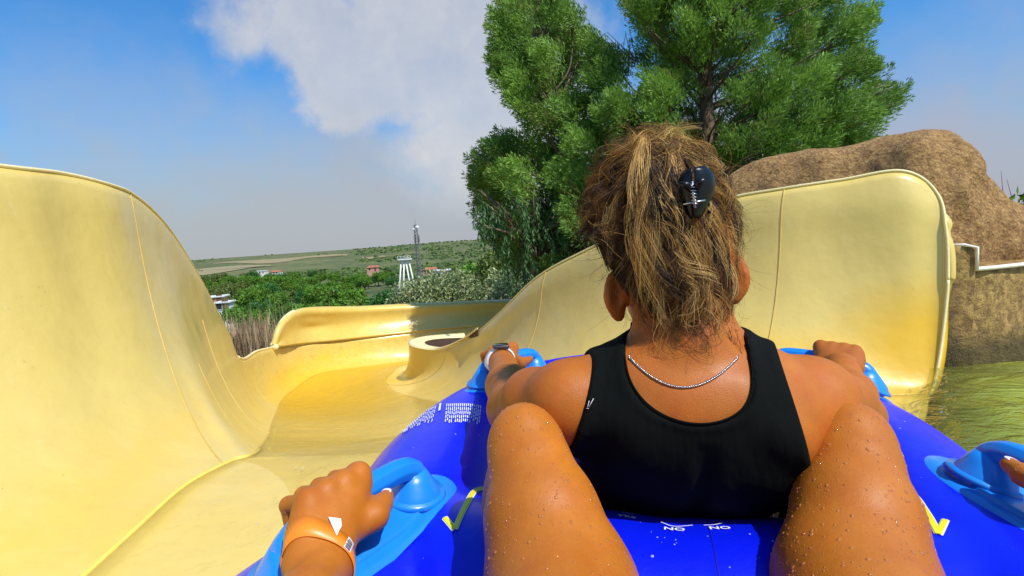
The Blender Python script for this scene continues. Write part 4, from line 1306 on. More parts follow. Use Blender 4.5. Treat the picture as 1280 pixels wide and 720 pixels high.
skin = skin_mat('tanned_wet_skin', (0.46, 0.135, 0.010), (0.58, 0.190, 0.018), (0.46, 0.105, 0.010), 0.35)
skin_b = skin_mat('tanned_skin', (0.42, 0.118, 0.011), (0.54, 0.172, 0.021), (0.48, 0.092, 0.014), 0.2, 0.03)
nail_w = plain('white_nail_varnish', (0.85, 0.80, 0.80), 0.15, 0.03)


def unit(v): v = np.asarray(v, float); return v / (np.linalg.norm(v) + 1e-12)


def grip_hand(fd, A_, B_, Uv, t, W, toB=1, sc=1.0, thumb_along=0.034, toward=None, rbar=0.0165):
    """closed fist on the bar A_-B_ around parameter t; W wrist centre; the index finger is on the B side when toB=1"""
    D = unit(B_ - A_) * toB; c0 = A_ + (B_ - A_) * t
    U = unit(Uv); N = unit(np.cross(U, D))
    if N @ (c0 - W) < 0: N = -N
    U = unit(np.cross(N, D)); U = U if U[2] > 0 else -U
    fr_ = 0.0093 * sc
    spread = [0.031, 0.0095, -0.0115, -0.031]; frad = [1.0, 1.04, 0.98, 0.86]; ln = [0.96, 1.04, 1.0, 0.85]
    K = []
    palmw = [0.013, 0.004, -0.007, -0.019]
    for i in range(4):
        c = c0 + D * spread[i] * sc; o = rbar + fr_
        def at(deg, r_): a = R(deg); return c + (N * math.cos(a) + U * math.sin(a)) * r_
        mcp = at(112 - 3 * abs(i - 1), o + 0.0075 * ln[i]) ; pip = at(28, o + 0.008 * ln[i]); dip = at(-42, o + 0.002); tip = at(-105, o + 0.000)
        K.append(mcp)
        r0_ = fr_ * frad[i]
        fd.chain([mcp, pip, dip, tip], [r0_ * 1.18, r0_ * 1.06, r0_ * 0.95, r0_ * 0.82], 0.0035)
        fd.ell(mcp + U * 0.001, (r0_ * 1.25,) * 3, None, 0.006)
        base = W + D * palmw[i] * sc * 1.25
        fd.chain([base, base * 0.45 + mcp * 0.55 - U * 0.003, mcp], [0.0185 * sc, 0.0155 * sc, r0_ * 1.15], 0.014)
        fd.cone(base * 0.4 + mcp * 0.6 - U * 0.014, mcp - U * 0.014 - N * 0.006, 0.013 * sc, 0.010 * sc, 0.012)   # palm pad
    ci = c0 + D * 0.031 * sc
    tb = W + D * 0.024 * sc + (K[0] - W) * 0.18 - U * 0.006
    tm = ci - N * (rbar + 0.022) - U * 0.004 + D * 0.004 + (W - ci) * 0.16
    tj = ci - N * (rbar + 0.022) - U * 0.003 + D * thumb_along * 0.50; tt = ci - N * (rbar + 0.016) - U * 0.002 + D * thumb_along * 1.20
    fd.chain([tb, tm, tj, tt], [0.017 * sc, 0.0145 * sc, 0.0108 * sc, 0.0088 * sc], 0.008)
    fd.cone(W - D * 0.015 * sc, K[3] - D * 0.005 - U * 0.010 - N * 0.004, 0.016 * sc, 0.0125 * sc, 0.014)
    # knuckle web
    fd.cone(K[0] - U * 0.006, K[3] - U * 0.006, 0.0095 * sc, 0.0085 * sc, 0.008)
    return dict(D=D, N=N, U=U, K=K, thumb=(tj, tt), W=W)


def nail(parent, a, b, up, mat, name='thumb_nail', w_=0.0062, l_=0.011):
    d = unit(b - a); s = unit(np.cross(d, up)); u = unit(np.cross(s, d)); u = u if u @ up > 0 else -u
    V = []
    for i in range(9):
        for j in range(9):
            x = (i / 8 - 0.35) * l_; y = (j / 8 - 0.5) * 2 * w_ * math.sqrt(max(0.05, 1 - max(0, (i / 8 - 0.55) / 0.5) ** 2))
            V.append(b + d * x * 1.0 + s * y + u * (0.0090 - 26 * y * y - 12 * max(0, x) ** 2))
    o = obj(name, make_mesh(name, V, grid_faces(9, 9)), mat, parent)
    o.modifiers.new('thickness', 'SOLIDIFY').thickness = 0.0012
    return o


def ray_hit_mask():
    return None

# ------------------------------------------------------------------ rear rider (legs and hand seen from the rider's own chest)
KL, KR = P(657, 558, 0.600), P(1068, 558, 0.600)
TL, TR_ = P(703, 735, 0.50), P(1068, 735, 0.50)
HL, HR = np.array([0.035, 0.17, 0.255]), np.array([0.195, 0.165, 0.255])
fp = Field((-0.50, -0.40, -0.04), (0.80, 0.98, 0.94), 0.0034)
# trunk
fp.ell((0.115, 0.07, 0.245), (0.165, 0.125, 0.115), None, 0.05)
fp.ell((0.11, -0.05, 0.36), (0.125, 0.095, 0.13), None, 0.06)
fp.ell((0.105, -0.165, 0.485), (0.15, 0.10, 0.15), None, 0.06)
fp.cone((-0.055, -0.20, 0.57), (0.265, -0.20, 0.57), 0.052, 0.052, 0.05)
for sx in (-1, 1):
    fp.cone((0.105 + sx * 0.02, -0.22, 0.63), (0.105 + sx * 0.15, -0.20, 0.585), 0.040, 0.038, 0.03)
    fp.ell((0.105 + sx * 0.062, -0.085, 0.49), (0.058, 0.05, 0.055), None, 0.03)
fp.cone((0.105, -0.21, 0.60), (0.10, -0.215, 0.70), 0.052, 0.050, 0.03)
hc = np.array([0.10, -0.205, 0.80])
fp.ell(hc, (0.076, 0.095, 0.105), None, 0.02); fp.ell(hc + [0, 0.045, -0.055], (0.052, 0.05, 0.055), None, 0.03)
fp.ell(hc + [0, 0.098, -0.02], (0.011, 0.016, 0.024), None, 0.012); fp.ell(hc + [0, 0.080, -0.062], (0.022, 0.014, 0.008), None, 0.008)
for sx in (-1, 1):
    fp.ell(hc + [sx * 0.079, -0.01, -0.015], (0.009, 0.018, 0.03), None, 0.006)
    fp.ell(hc + [sx * 0.030, 0.085, 0.004], (0.013, 0.010, 0.009), None, 0.006)
# legs
for (H_, T_, K_, sx) in ((HL, TL, KL, -1), (HR, TR_, KR, 1)):
    mid = (T_ + K_) / 2
    fp.chain([H_, H_ * 0.35 + T_ * 0.65 + [0, 0, 0.012], T_, mid + [0, 0, -0.001], K_ + (T_ - K_) * 0.16, K_], [0.090, 0.082, 0.0715, 0.0585, 0.0455, 0.0385], 0.012)
    fp.ell(K_ + (K_ - T_) * 0.05 + [0, 0, 0.010], (0.033, 0.030, 0.034), None, 0.015)           # kneecap
    fp.cone(T_ + [sx * 0.012, 0, -0.02], mid + [sx * 0.010, 0, -0.018], 0.058, 0.042, 0.03)    # outer thigh / hamstring
    an = K_ + np.array([-0.010 * 1 if sx < 0 else 0.005, 0.20, -0.34])
    cf_ = K_ + (an - K_) * 0.30
    fp.chain([K_ + [0, 0.008, -0.006], cf_, K_ + (an - K_) * 0.6, an], [0.041, 0.046, 0.038, 0.026], 0.02)
    fp.ell(cf_ + [sx * 0.010, -0.018, 0.005], (0.043, 0.045, 0.075), None, 0.025)
    fp.chain([an, an + [0, 0.03, -0.03], an + [0, 0.13, -0.035]], [0.028, 0.030, 0.018], 0.015)
# left arm and hand
A1, B1, U1 = HANDLES['RL']
WL = P(404, 712, 0.530)
EL = np.array([-0.150, 0.255, 0.385]) 
SL = np.array([-0.065, -0.18, 0.575])
EL = np.array([-0.185, 0.16, 0.40])
fp.chain([SL, SL * .5 + EL * .5, EL], [0.050, 0.043, 0.037], 0.02)
fp.chain([EL, EL * 0.6 + WL * 0.4, EL * 0.18 + WL * 0.82, WL], [0.038, 0.039, 0.0300, 0.0275], 0.012)
tL = 0.29
gL = grip_hand(fp, A1, B1, U1, tL, WL + (A1 + (B1 - A1) * tL - WL) * 0.22 + [0, 0, 0.006], 1, 1.10, 0.020)
fp.cone(WL, gL['W'], 0.0270, 0.021, 0.014)
# right arm and hand
A2, B2, U2 = HANDLES['RR']
tR = 0.36; cR2 = A2 + (B2 - A2) * tR
WR = cR2 + np.array([-0.005, -0.085, 0.012])
ER = np.array([0.47, 0.16, 0.40]); SR = np.array([0.275, -0.18, 0.575])
fp.chain([SR, SR * .5 + ER * .5, ER], [0.050, 0.043, 0.037], 0.02)
fp.chain([ER, ER * 0.6 + WR * 0.4, ER * 0.18 + WR * 0.82, WR], [0.038, 0.039, 0.0300, 0.0265], 0.012)
gR = grip_hand(fp, A2, B2, U2, tR, WR + (cR2 - WR) * 0.2, 1, 1.08)
fp.cone(WR, gR['W'], 0.0265, 0.021, 0.014)
V, F = fp.mesh(); V = relax(V, F, 2)
print('rear mesh', len(V), time.time() - T0)
rear = empty('person', (0.11, 0.05, 0.0)); ro = np.array([0.11, 0.05, 0.0])
tag(rear, 'rear rider with wet tanned knees in the foreground and hands on the near handles', 'person')
body = obj('body', make_mesh('body', V - ro, F), skin, rear)
rear_bvh = BVHTree.FromPolygons([tuple(v) for v in V], F.tolist())
rearV, rearF = V, F


def proj(q):
    d = np.atleast_2d(q) - CAM; z = d @ CF
    return 640 + 640 * (d @ CR) / z, 360 - 640 * (d @ CU) / z, z


# one-piece suit and hair of the rear rider (behind the camera, seen only from elsewhere)
X, Y, Z = fp.pts((0, 0, 0), fp.n)
blackm = M('black_swim_fabric'); co = blackm.coord()
bcol = blackm.mix(blackm.noise(7, 5, 0.6, co), (0.0015, 0.0020, 0.0018), (0.005, 0.0065, 0.005))
bb = blackm.bump(blackm.noise(900, 2, 0.5, co), 0.25, 0.0006); bb = blackm.bump(blackm.noise(11, 4, 0.55, blackm.scale(co, (1, 1, 0.35))), 0.7, 0.02, bb)
fabric = blackm.pbr(bcol, 0.9, bb, Specular_IOR_Level=0.12)


def shell(fd, region, off, name, mat, parent, origin, inner=0.006):
    g = np.maximum(np.maximum(fd.g - off, region), -(fd.g + inner))
    V, F = surface_nets(g, fd.lo, fd.h); V = relax(V, F, 3)
    return obj(name, make_mesh(name, V - origin, F), mat, parent), V, F


a_, b_ = fp.win((-0.2, -0.38, 0.08), (0.42, 0.24, 0.68))
sub = Field.__new__(Field); sub.lo = fp.lo + a_ * fp.h; sub.h = fp.h; sub.g = fp.g[a_[0]:b_[0], a_[1]:b_[1], a_[2]:b_[2]]; sub.n = np.array(sub.g.shape)
X, Y, Z = sub.pts((0, 0, 0), sub.n)
reg = np.maximum(np.maximum(np.abs(X - 0.108) - 0.125 - 0.25 * np.clip(0.30 - Z, 0, 0.1), Z + 0.35 * np.abs(Y + 0.05) - 0.60), (Y - 0.14) * 0.8 + (0.2 - Z) * 0.2)
shell(sub, reg.astype(np.float32), 0.005, 'swimsuit', fabric, rear, ro)
del X, Y, Z, reg
hairm = plain('dark_brown_hair', (0.05, 0.028, 0.014), 0.55, 0.5, 40, 0.6, 90)
fh = Field((-0.04, -0.36, 0.66), (0.24, -0.05, 0.95), 0.004)
fh.ell(hc + [0, -0.012, 0.012], (0.088, 0.105, 0.112), None, 0.01); fh.ell(hc + [0, -0.09, -0.04], (0.06, 0.05, 0.09), None, 0.03)
fh.ell(hc + [0, 0.10, -0.05], (0.064, 0.065, 0.092), None, 0.01, 'sub')
V, F = fh.mesh(); obj('hair', make_mesh('hair', relax(V, F, 2) - ro, F), hairm, rear)
eye = plain('eye_white', (0.7, 0.7, 0.68), 0.2, 0.02)
nail(rear, gL['thumb'][0] - ro, gL['thumb'][1] - ro, gL['U'], nail_w); nail(rear, gR['thumb'][0] - ro, gR['thumb'][1] - ro, gR['U'], nail_w)

# water droplets on the thighs, knees and arm
r = np.random.default_rng(12)
tri = rearV[rearF].mean(1); nrm = np.cross(rearV[rearF[:, 2]] - rearV[rearF[:, 0]], rearV[rearF[:, 3]] - rearV[rearF[:, 1]]); nrm /= np.linalg.norm(nrm, axis=1, keepdims=True) + 1e-12
ctr = body.data
px_, py_, pz_ = proj(tri)
facing = (nrm * (CAM - tri)).sum(1)
okf = np.where((tri[:, 1] > 0.30) & (tri[:, 1] < 0.74) & (tri[:, 2] > 0.30) & (px_ > 560) & (np.abs(facing) > 0.0))[0]
sgn = 1.0 if (nrm[okf] * (tri[okf] - np.array([0.2, 0.5, 0.2]))).sum(1).mean() > 0 else -1.0
# outward check by nearest test
q = tri[okf[:200]]; outw = np.array([fp.g[tuple(np.clip(((a + b * 0.008 - fp.lo) / fp.h).astype(int), 0, fp.n - 1))] for a, b in zip(q, nrm[okf[:200]])])
sgn = 1.0 if outw.mean() > 0 else -1.0
nrm *= sgn
okf = okf[(nrm[okf] * (CAM - tri[okf])).sum(1) > 0.0]
pick = r.choice(okf, 5200, replace=False)
hemi = [(math.cos(a) * c_, math.sin(a) * c_, s_) for c_, s_ in ((1.0, -0.15), (0.93, 0.25), (0.62, 0.58)) for a in np.arange(8) * math.pi / 4] + [(0, 0, 0.72)]
hemi = np.array(hemi); hf = [[k * 8 + i, k * 8 + (i + 1) % 8, (k + 1) * 8 + (i + 1) % 8, (k + 1) * 8 + i] for k in range(2) for i in range(8)] + [[16 + i, 16 + (i + 1) % 8, 24] for i in range(8)]
VV, FF = [], []
for n_, f_ in enumerate(pick):
    n3 = nrm[f_]; a = unit(np.cross(n3, [0.3, 0.1, 1])); b = np.cross(n3, a)
    s_ = 0.00040 + 0.0014 * r.random() ** 6.0; st_ = 1 + 0.5 * r.random()
    q = tri[f_] + (hemi[:, :1] * a * s_ + hemi[:, 1:2] * b * s_ * st_ + hemi[:, 2:] * n3 * s_ * 0.75)
    k0 = n_ * 25; VV.append(q); FF += [[i + k0 for i in g_] for g_ in hf]
wd = M('water_droplet')
wd.pbr(wd.mix(wd.noise(9, 3, .5), (0.40, 0.12, 0.012), (0.50, 0.17, 0.025)), 0.06, None, Specular_IOR_Level=0.6, Coat_Weight=1.0, Coat_Roughness=0.03, Subsurface_Weight=0.0)
o = obj('water_droplets', make_mesh('water_droplets', np.concatenate(VV) - ro, FF), wd.m, rear); o['kind'] = 'stuff'; o.data.shade_smooth()
# splashes lying on the tube
wb = M('bright_water_drop'); wb.pbr((0.30, 0.36, 0.85), 0.05, None, Coat_Weight=1.0, Coat_Roughness=0.03, Specular_IOR_Level=0.8)
VV, FF = [], []; k0 = 0
for n_ in range(360):
    v_, u__ = r.uniform(-.60, .60), r.uniform(.15, 1.3)
    if r.random() < .2: v_, u__ = r.normal() * .12, r.uniform(.42, .62)
    q_, nn_ = drop(v_, u__, 0.0)
    if q_[2] < 0.22: continue
    a = unit(np.cross(nn_, [0.3, 0.1, 1])); b = np.cross(nn_, a); s_ = 0.00045 + 0.0015 * r.random() ** 4
    VV.append(q_ + (hemi[:, :1] * a * s_ + hemi[:, 1:2] * b * s_ * 1.2 + hemi[:, 2:] * nn_ * s_ * 0.6)); FF += [[i + k0 for i in g_] for g_ in hf]; k0 += 25
o = obj('water_droplets', make_mesh('water_droplets', np.concatenate(VV), FF), wb.m, raft); o['kind'] = 'stuff'
del fp

# ------------------------------------------------------------------ orange wristband
def band_on(center, axis, up, r_a, r_b, width, thick, n=64, jag=0.0, a0=0.0, a1=2 * math.pi):
    """elliptic ring; returns V,F of a closed strap"""
    ax = unit(axis); s = unit(np.cross(up, ax)); u = unit(np.cross(ax, s)); V = []
    for i in range(n):
        a = a0 + (a1 - a0) * i / n
        for (dr, dw) in ((0, -1), (0, 1), (thick, 1), (thick, -1)):
            V.append(center + s * math.cos(a) * (r_a + dr) + u * math.sin(a) * (r_b + dr) + ax * dw * width / 2)
    F = [[i * 4 + k, i * 4 + (k + 1) % 4, ((i + 1) % n) * 4 + (k + 1) % 4, ((i + 1) % n) * 4 + k] for i in range(n) for k in range(4)]
    return np.array(V), F, (s, u, ax)


def fit_ring(center, axis, up, bvh, gap, width, thick, n=72):
    """closed strap following the real cross-section of the wrist"""
    ax = unit(axis); s = unit(np.cross(up, ax)); u = unit(np.cross(ax, s)); rr = np.zeros((n, 2))
    for i in range(n):
        a = 2 * math.pi * i / n; d = s * math.cos(a) + u * math.sin(a)
        for k, w in enumerate((-1, 1)):
            c = center + ax * w * width / 2; h_ = bvh.ray_cast(Vector(c + d * 0.06), Vector(-d), 0.06)
            rr[i, k] = (0.06 - h_[3]) if h_[0] is not None else 0.028
    for _ in range(6): rr = (np.roll(rr, 1, 0) + rr * 2 + np.roll(rr, -1, 0)) / 4
    rr += gap; V = []
    for i in range(n):
        a = 2 * math.pi * i / n; d = s * math.cos(a) + u * math.sin(a)
        V += [d * rr[i, 0] - ax * width / 2, d * rr[i, 1] + ax * width / 2, d * (rr[i, 1] + thick) + ax * width / 2, d * (rr[i, 0] + thick) - ax * width / 2]
    F = [[i * 4 + k, i * 4 + (k + 1) % 4, ((i + 1) % n) * 4 + (k + 1) % 4, ((i + 1) % n) * 4 + k] for i in range(n) for k in range(4)]
    R_ = lambda a, w: float(np.interp((a % (2 * math.pi)) / (2 * math.pi) * n, np.arange(n + 1), np.append(rr[:, 0], rr[0, 0])) * (0.5 - w / width) + np.interp((a % (2 * math.pi)) / (2 * math.pi) * n, np.arange(n + 1), np.append(rr[:, 1], rr[0, 1])) * (0.5 + w / width))
    return np.array(V), F, (s, u, ax), R_


orange = plain('orange_plastic_band', (0.90, 0.25, 0.01), 0.4, 0.1, 20, Coat_Weight=0.3)
paper = plain('white_paper_label', (0.82, 0.76, 0.74), 0.6, 0.05)
ink = plain('black_ink', (0.03, 0.02, 0.02), 0.6, 0.1)
fa = unit(gL['W'] - EL); bc_ = WL + fa * 0.004
upv = unit(CAM - bc_)
wb_ = empty('wristband', bc_); tag(wb_, 'orange wristband with a white label on the nearest left wrist', 'wristband')
V, F, (s_, u_, ax_), R_ = fit_ring(bc_, fa, upv, rear_bvh, 0.0012, 0.017, 0.0010)
MB().add(V, F).build('band', orange, wb_)
# white barcode label wrapped on the band
def on_band(a, w_, dr=0.0018): return (s_ * math.cos(a) + u_ * math.sin(a)) * (R_(a, float(np.clip(w_, -.0085, .0085))) + dr) + ax_ * w_
flip = 1 if (s_ @ CR) > 0 else -1
a_c = R(90 - flip * 24)
V = [on_band(a_c + da, w_) for da in np.linspace(-R(8), R(8), 6) for w_ in (-0.0082, 0.0082)]
MB().add(V, grid_faces(6, 2).tolist()).build('label', paper, wb_, False)
mb = MB()
for k, w_ in enumerate(np.linspace(-0.0068, 0.0052, 7)):
    V = [on_band(a_c + da, w_ + e, 0.0022) for da in np.linspace(-R(5.5 + (k % 3)), R(5.5), 5) for e in (-0.0005 - 0.0002 * (k % 2), 0.0005)]
    mb.add(V, grid_faces(5, 2).tolist())
mb.build('print', ink, wb_, False)
a_t = R(90 + flip * 10)
tri_ = [on_band(a_t + flip * R(13), 0.0135, 0.003), on_band(a_t - flip * R(3), 0.0160, 0.007), on_band(a_t - flip * R(8), 0.0090, 0.005), on_band(a_t - flip * R(7), -0.002, 0.0022)]
o = MB().add([tri_[0], tri_[1], tri_[2], tri_[3]], [[0, 1, 2, 3]]).build('peeled_tab', paper, wb_, False); o.modifiers.new('t', 'SOLIDIFY').thickness = 0.0006

# ------------------------------------------------------------------ front rider
SHL, SHR = P(713, 503, 0.665), P(1012, 501, 0.665)
C7 = P(860, 462, 0.645); NK = P(850, 392, 0.675); HC = P(843, 322, 0.705)
CH = P(862, 548, 0.700); WA = L2W(0.012, 0.80, 0.27); PE = L2W(0.01, 0.885, 0.165)
spine = unit(C7 - PE); lat = unit(RX - spine * (RX @ spine)); dep = unit(np.cross(spine, lat))   # dep points forward
if dep[1] < 0: dep = -dep
BM = np.array([lat, dep, spine])
ff = Field((-0.16, 0.50, -0.02), (0.86, 1.50, 0.93), 0.0033)
ff.ell(CH + spine * 0.0, (0.150, 0.098, 0.150), BM, 0.05)
ff.ell(CH + spine * 0.065 + dep * -0.012, (0.150, 0.070, 0.085), BM, 0.05)
ff.ell(WA, (0.128, 0.090, 0.13), BM, 0.06); ff.ell(PE, (0.168, 0.115, 0.115), BM, 0.06)
for sx, SH in ((-1, SHL), (1, SHR)):
    ff.cone(C7 + dep * 0.02 - spine * 0.014, SH + spine * 0.004, 0.038, 0.044, 0.045)
    ff.cone(C7 + spine * 0.035 + dep * 0.02, C7 + (SH - C7) * 0.55 + spine * 0.008 + dep * 0.01, 0.036, 0.026, 0.035)
    ff.ell(CH + lat * sx * 0.075 - dep * 0.052 + spine * 0.05, (0.050, 0.036, 0.072), BM, 0.022)     # shoulder blades
    ff.ell(CH + lat * sx * 0.07 + dep * 0.085, (0.06, 0.05, 0.06), BM, 0.03)
    ff.ell(SH + lat * sx * 0.004 - spine * 0.004, (0.046, 0.048, 0.047), BM, 0.035)
ff.cone(CH - dep * 0.100 + spine * 0.10, CH - dep * 0.108 - spine * 0.12, 0.009, 0.009, 0.02, 'sub')
ff.cone(C7 + dep * 0.022 - spine * 0.02, NK + dep * 0.0, 0.057, 0.054, 0.035)
for sx in (-1, 1): ff.cone(C7 + lat * sx * 0.028 - spine * 0.0, NK + lat * sx * 0.020 - dep * 0.022 + spine * 0.02, 0.026, 0.022, 0.02)
# head
hup = unit(HC - NK * 1.0 + spine * 0.02 + np.array([0, 0, 0.12])); hlat = unit(lat + 0.05 * spine); hlat = unit(hlat - hup * (hlat @ hup)); hf_ = unit(np.cross(hup, hlat))
if hf_[1] < 0: hf_ = -hf_
hf_ = unit(hf_ - 0.28 * hlat); hlat = unit(np.cross(hf_, hup)); hlat = hlat if hlat @ lat > 0 else -hlat
HM = np.array([hlat, hf_, hup])
ff.ell(HC, (0.074, 0.094, 0.100), HM, 0.02)
ff.ell(HC + hf_ * 0.045 - hup * 0.055, (0.052, 0.052, 0.058), HM, 0.03)
ff.ell(HC + hf_ * 0.100 - hup * 0.022, (0.010, 0.016, 0.022), HM, 0.012)
ff.ell(HC + hf_ * 0.088 - hup * 0.068, (0.022, 0.012, 0.008), HM, 0.008)
ff.ell(HC - hf_ * 0.01 - hup * 0.075, (0.052, 0.06, 0.05), HM, 0.03)
for sx in (-1, 1):
    ff.ell(HC + hlat * sx * 0.030 + hf_ * 0.088 + hup * 0.002, (0.013, 0.009, 0.008), HM, 0.006)
EAR = {-1: P(768, 371, 0.685), 1: P(921, 350, 0.70)}
for sx in (-1, 1):
    e = EAR[sx]; eM = np.array([unit(hlat * 1.0 - hf_ * 0.45 * -sx * sx), unit(hf_), unit(hup)])
    out_ = unit(hlat * sx * 0.9 - hf_ * 0.45); fw = unit(np.cross(hup, out_)); eM = np.array([out_, fw, unit(hup + hf_ * -0.12)])
    ff.ell(e + hup * 0.004, (0.0165, 0.007, 0.031), eM, 0.006); ff.ell(e - hup * 0.022 - out_ * 0.006, (0.010, 0.0065, 0.012), eM, 0.006)
    ff.cone(e - out_ * 0.004, HC + (e - HC) * 0.7, 0.014, 0.02, 0.012)
    ff.ell(e + out_ * 0.004 - fw * 0.009 * (1 if fw[1] > 0 else -1) + hup * 0.004, (0.008, 0.004, 0.020), eM, 0.004, 'sub')
gT = ff.g.copy()
# arms
A3, B3, U3 = HANDLES['FL']; A4, B4, U4 = HANDLES['FR']
ELf = P(643, 512, 0.80); 
tf = 0.30; cfl = A3 + (B3 - A3) * tf; WFL = cfl + unit(ELf - cfl) * 0.085 + [0, 0, 0.016]
ff.chain([SHL, SHL * 0.5 + ELf * 0.5 + [-0.006, 0, 0.006], ELf], [0.047, 0.046, 0.041], 0.02)
ff.chain([ELf, ELf * 0.62 + WFL * 0.38, ELf * 0.15 + WFL * 0.85, WFL], [0.040, 0.040, 0.0285, 0.0265], 0.014)
gf = grip_hand(ff, A3, B3, U3, tf, WFL + (cfl - WFL) * 0.2, 1, 1.0)
ff.cone(WFL, gf['W'], 0.026, 0.020, 0.012)
ERf = P(1070, 520, 0.84)
tg_ = 0.30; cfr = A4 + (B4 - A4) * tg_; WFR = cfr + unit(ERf - cfr) * 0.085 + [0, 0, 0.014]
ff.chain([SHR, SHR * 0.5 + ERf * 0.5 + [0, 0, 0.006], ERf], [0.052, 0.047, 0.040], 0.02)
ff.chain([ERf, ERf * 0.62 + WFR * 0.38, ERf * 0.15 + WFR * 0.85, WFR], [0.040, 0.040, 0.0285, 0.0265], 0.014)
gr_ = grip_hand(ff, A4, B4, U4, tg_, WFR + (cfr - WFR) * 0.2, 1, 1.0)
ff.cone(WFR, gr_['W'], 0.026, 0.020, 0.012)
print('front hands px', proj(cfl), proj(cfr), proj(WFL), proj(WFR))
# legs: knees up inside the front ring
for sx, KN in ((-1, P(797, 466, 1.14)), (1, P(945, 480, 1.12))):
    hp = PE + lat * sx * 0.085 + dep * 0.02
    ff.chain([hp, hp * 0.5 + KN * 0.5, KN], [0.088, 0.072, 0.048], 0.03)
    an = KN + np.array([0.0, 0.10, -0.33]); ff.chain([KN, KN * 0.65 + an * 0.35 - dep * 0.01, an], [0.046, 0.048, 0.028], 0.02)
    ff.chain([an, an + np.array([0, 0.10, -0.02])], [0.028, 0.018], 0.015)
V, F = ff.mesh(); V = relax(V, F, 2)
fo = L2W(0, 0.80, 0.0)
front = empty('person', fo); tag(front, 'front rider seen from behind with messy highlighted hair and a black swimsuit', 'person')
obj('body', make_mesh('body', V - fo, F), skin_b, front)
frontV, frontF = V, F
front_bvh = BVHTree.FromPolygons([tuple(v) for v in frontV], frontF.tolist())
# swimsuit: everything of the trunk between neckline, armholes and hips
X, Y, Z = ff.pts((0, 0, 0), ff.n)
def lin(a, o): return (X - o[0]) * float(a[0]) + (Y - o[1]) * float(a[1]) + (Z - o[2]) * float(a[2])
top_c = P(858, 452, 0.60)
s = lin(lat, top_c); h = lin(spine, top_c); dd_ = lin(dep, C7)
neck = 1.0 - np.sqrt((s / 0.070) ** 2 + (np.minimum(h, 0) / 0.031) ** 2 + 1e-9); neck = neck * 0.06
arm_w = 0.101 + 0.033 * np.clip(-h / 0.085, 0, 1) ** 0.8 + 0.035 * np.clip((-h - 0.085) / 0.05, 0, 1)
arm = np.abs(s) - arm_w
topcut = h - 0.05
hipd = lin(spine, PE); legcut = -(hipd + 0.02 + 0.55 * np.abs(s)) 
topcut = np.maximum(topcut, Z - float(C7[2]) - 0.045)
reg = np.maximum(np.maximum(np.maximum(neck, arm), np.maximum(topcut, legcut)), gT - 0.055).astype(np.float32); del gT
edge = np.clip((np.maximum(neck, arm) + 0.011) / 0.002, 0, 1)
fold = (0.0016 * np.sin(h * 95 + s * 60 * np.sign(s)) * np.clip((np.abs(s) - 0.05) / 0.05, 0, 1) + 0.0012 * np.sin(h * 48 + s * 25)).astype(np.float32)
g_ = np.maximum(np.maximum(ff.g - 0.0045 - (0.0014 * edge).astype(np.float32) - fold, reg), -(ff.g + 0.006))
Vs, Fs = surface_nets(g_, ff.lo, ff.h); Vs = relax(Vs, Fs, 8)
obj('swimsuit', make_mesh('swimsuit', Vs - fo, Fs), fabric, front)
suit_bvh = BVHTree.FromPolygons([tuple(v) for v in Vs], Fs.tolist())
del X, Y, Z, s, h, dd_, neck, arm, arm_w, topcut, hipd, legcut, reg, edge, fold, g_


def hit_px(px, py, bvh, lift=0.001):
    d = unit(P(px, py, 1) - CAM); h_ = bvh.ray_cast(Vector(CAM), Vector(d))
    return None if h_[0] is None else np.array(h_[0]) - d * lift


# stitched binding along neckline and armholes
mb = MB()
def bind(curve, rad_=0.0012):
    pts = []
    for (s0_, h0_) in curve:
        o_ = top_c + lat * s0_ + spine * h0_ - dep * 0.16
        h_ = front_bvh.ray_cast(Vector(o_), Vector(dep), 0.5)
        if h_[0] is not None: pts.append(np.array(h_[0]) + np.array(h_[1]) * 0.0042)
    pts = np.array(pts); jump = np.where(np.linalg.norm(np.diff(pts, axis=0), axis=1) > 0.02)[0]
    if len(jump): parts_ = np.split(pts, jump + 1); pts = max(parts_, key=len)
    for _ in range(4): pts[1:-1] = (pts[:-2] + 2 * pts[1:-1] + pts[2:]) / 4
    mb.tube(pts, rad_, 8)
bind([(0.070 * math.cos(a), -0.031 * math.sin(a)) for a in np.linspace(0.0, math.pi, 70)])
for sx in ():
    hs = np.linspace(-0.004, -0.115, 60)
    bind([(sx * (0.101 + 0.033 * min(max(-h / 0.085, 0), 1) ** 0.8 + 0.035 * min(max((-h - 0.085) / 0.05, 0), 1)), h) for h in hs])
mb.build('binding', fabric, front.children[[c.name.split('.')[0] for c in front.children].index('swimsuit')], True, None, fo)

# small white stitched mark on the left strap
mb = MB()
for a, b in (((742, 498), (736, 509)), ((736.5, 501), (734.2, 509)), ((733, 510.5), (735.8, 510.5))):
    qa, qb = hit_px(*a, suit_bvh), hit_px(*b, suit_bvh)
    if qa is not None and qb is not None: mb.tube([qa, (qa + qb) / 2, qb], 0.00035, 5)
if mb.V: mb.build('stitched_mark', paper, front, True, None, fo)

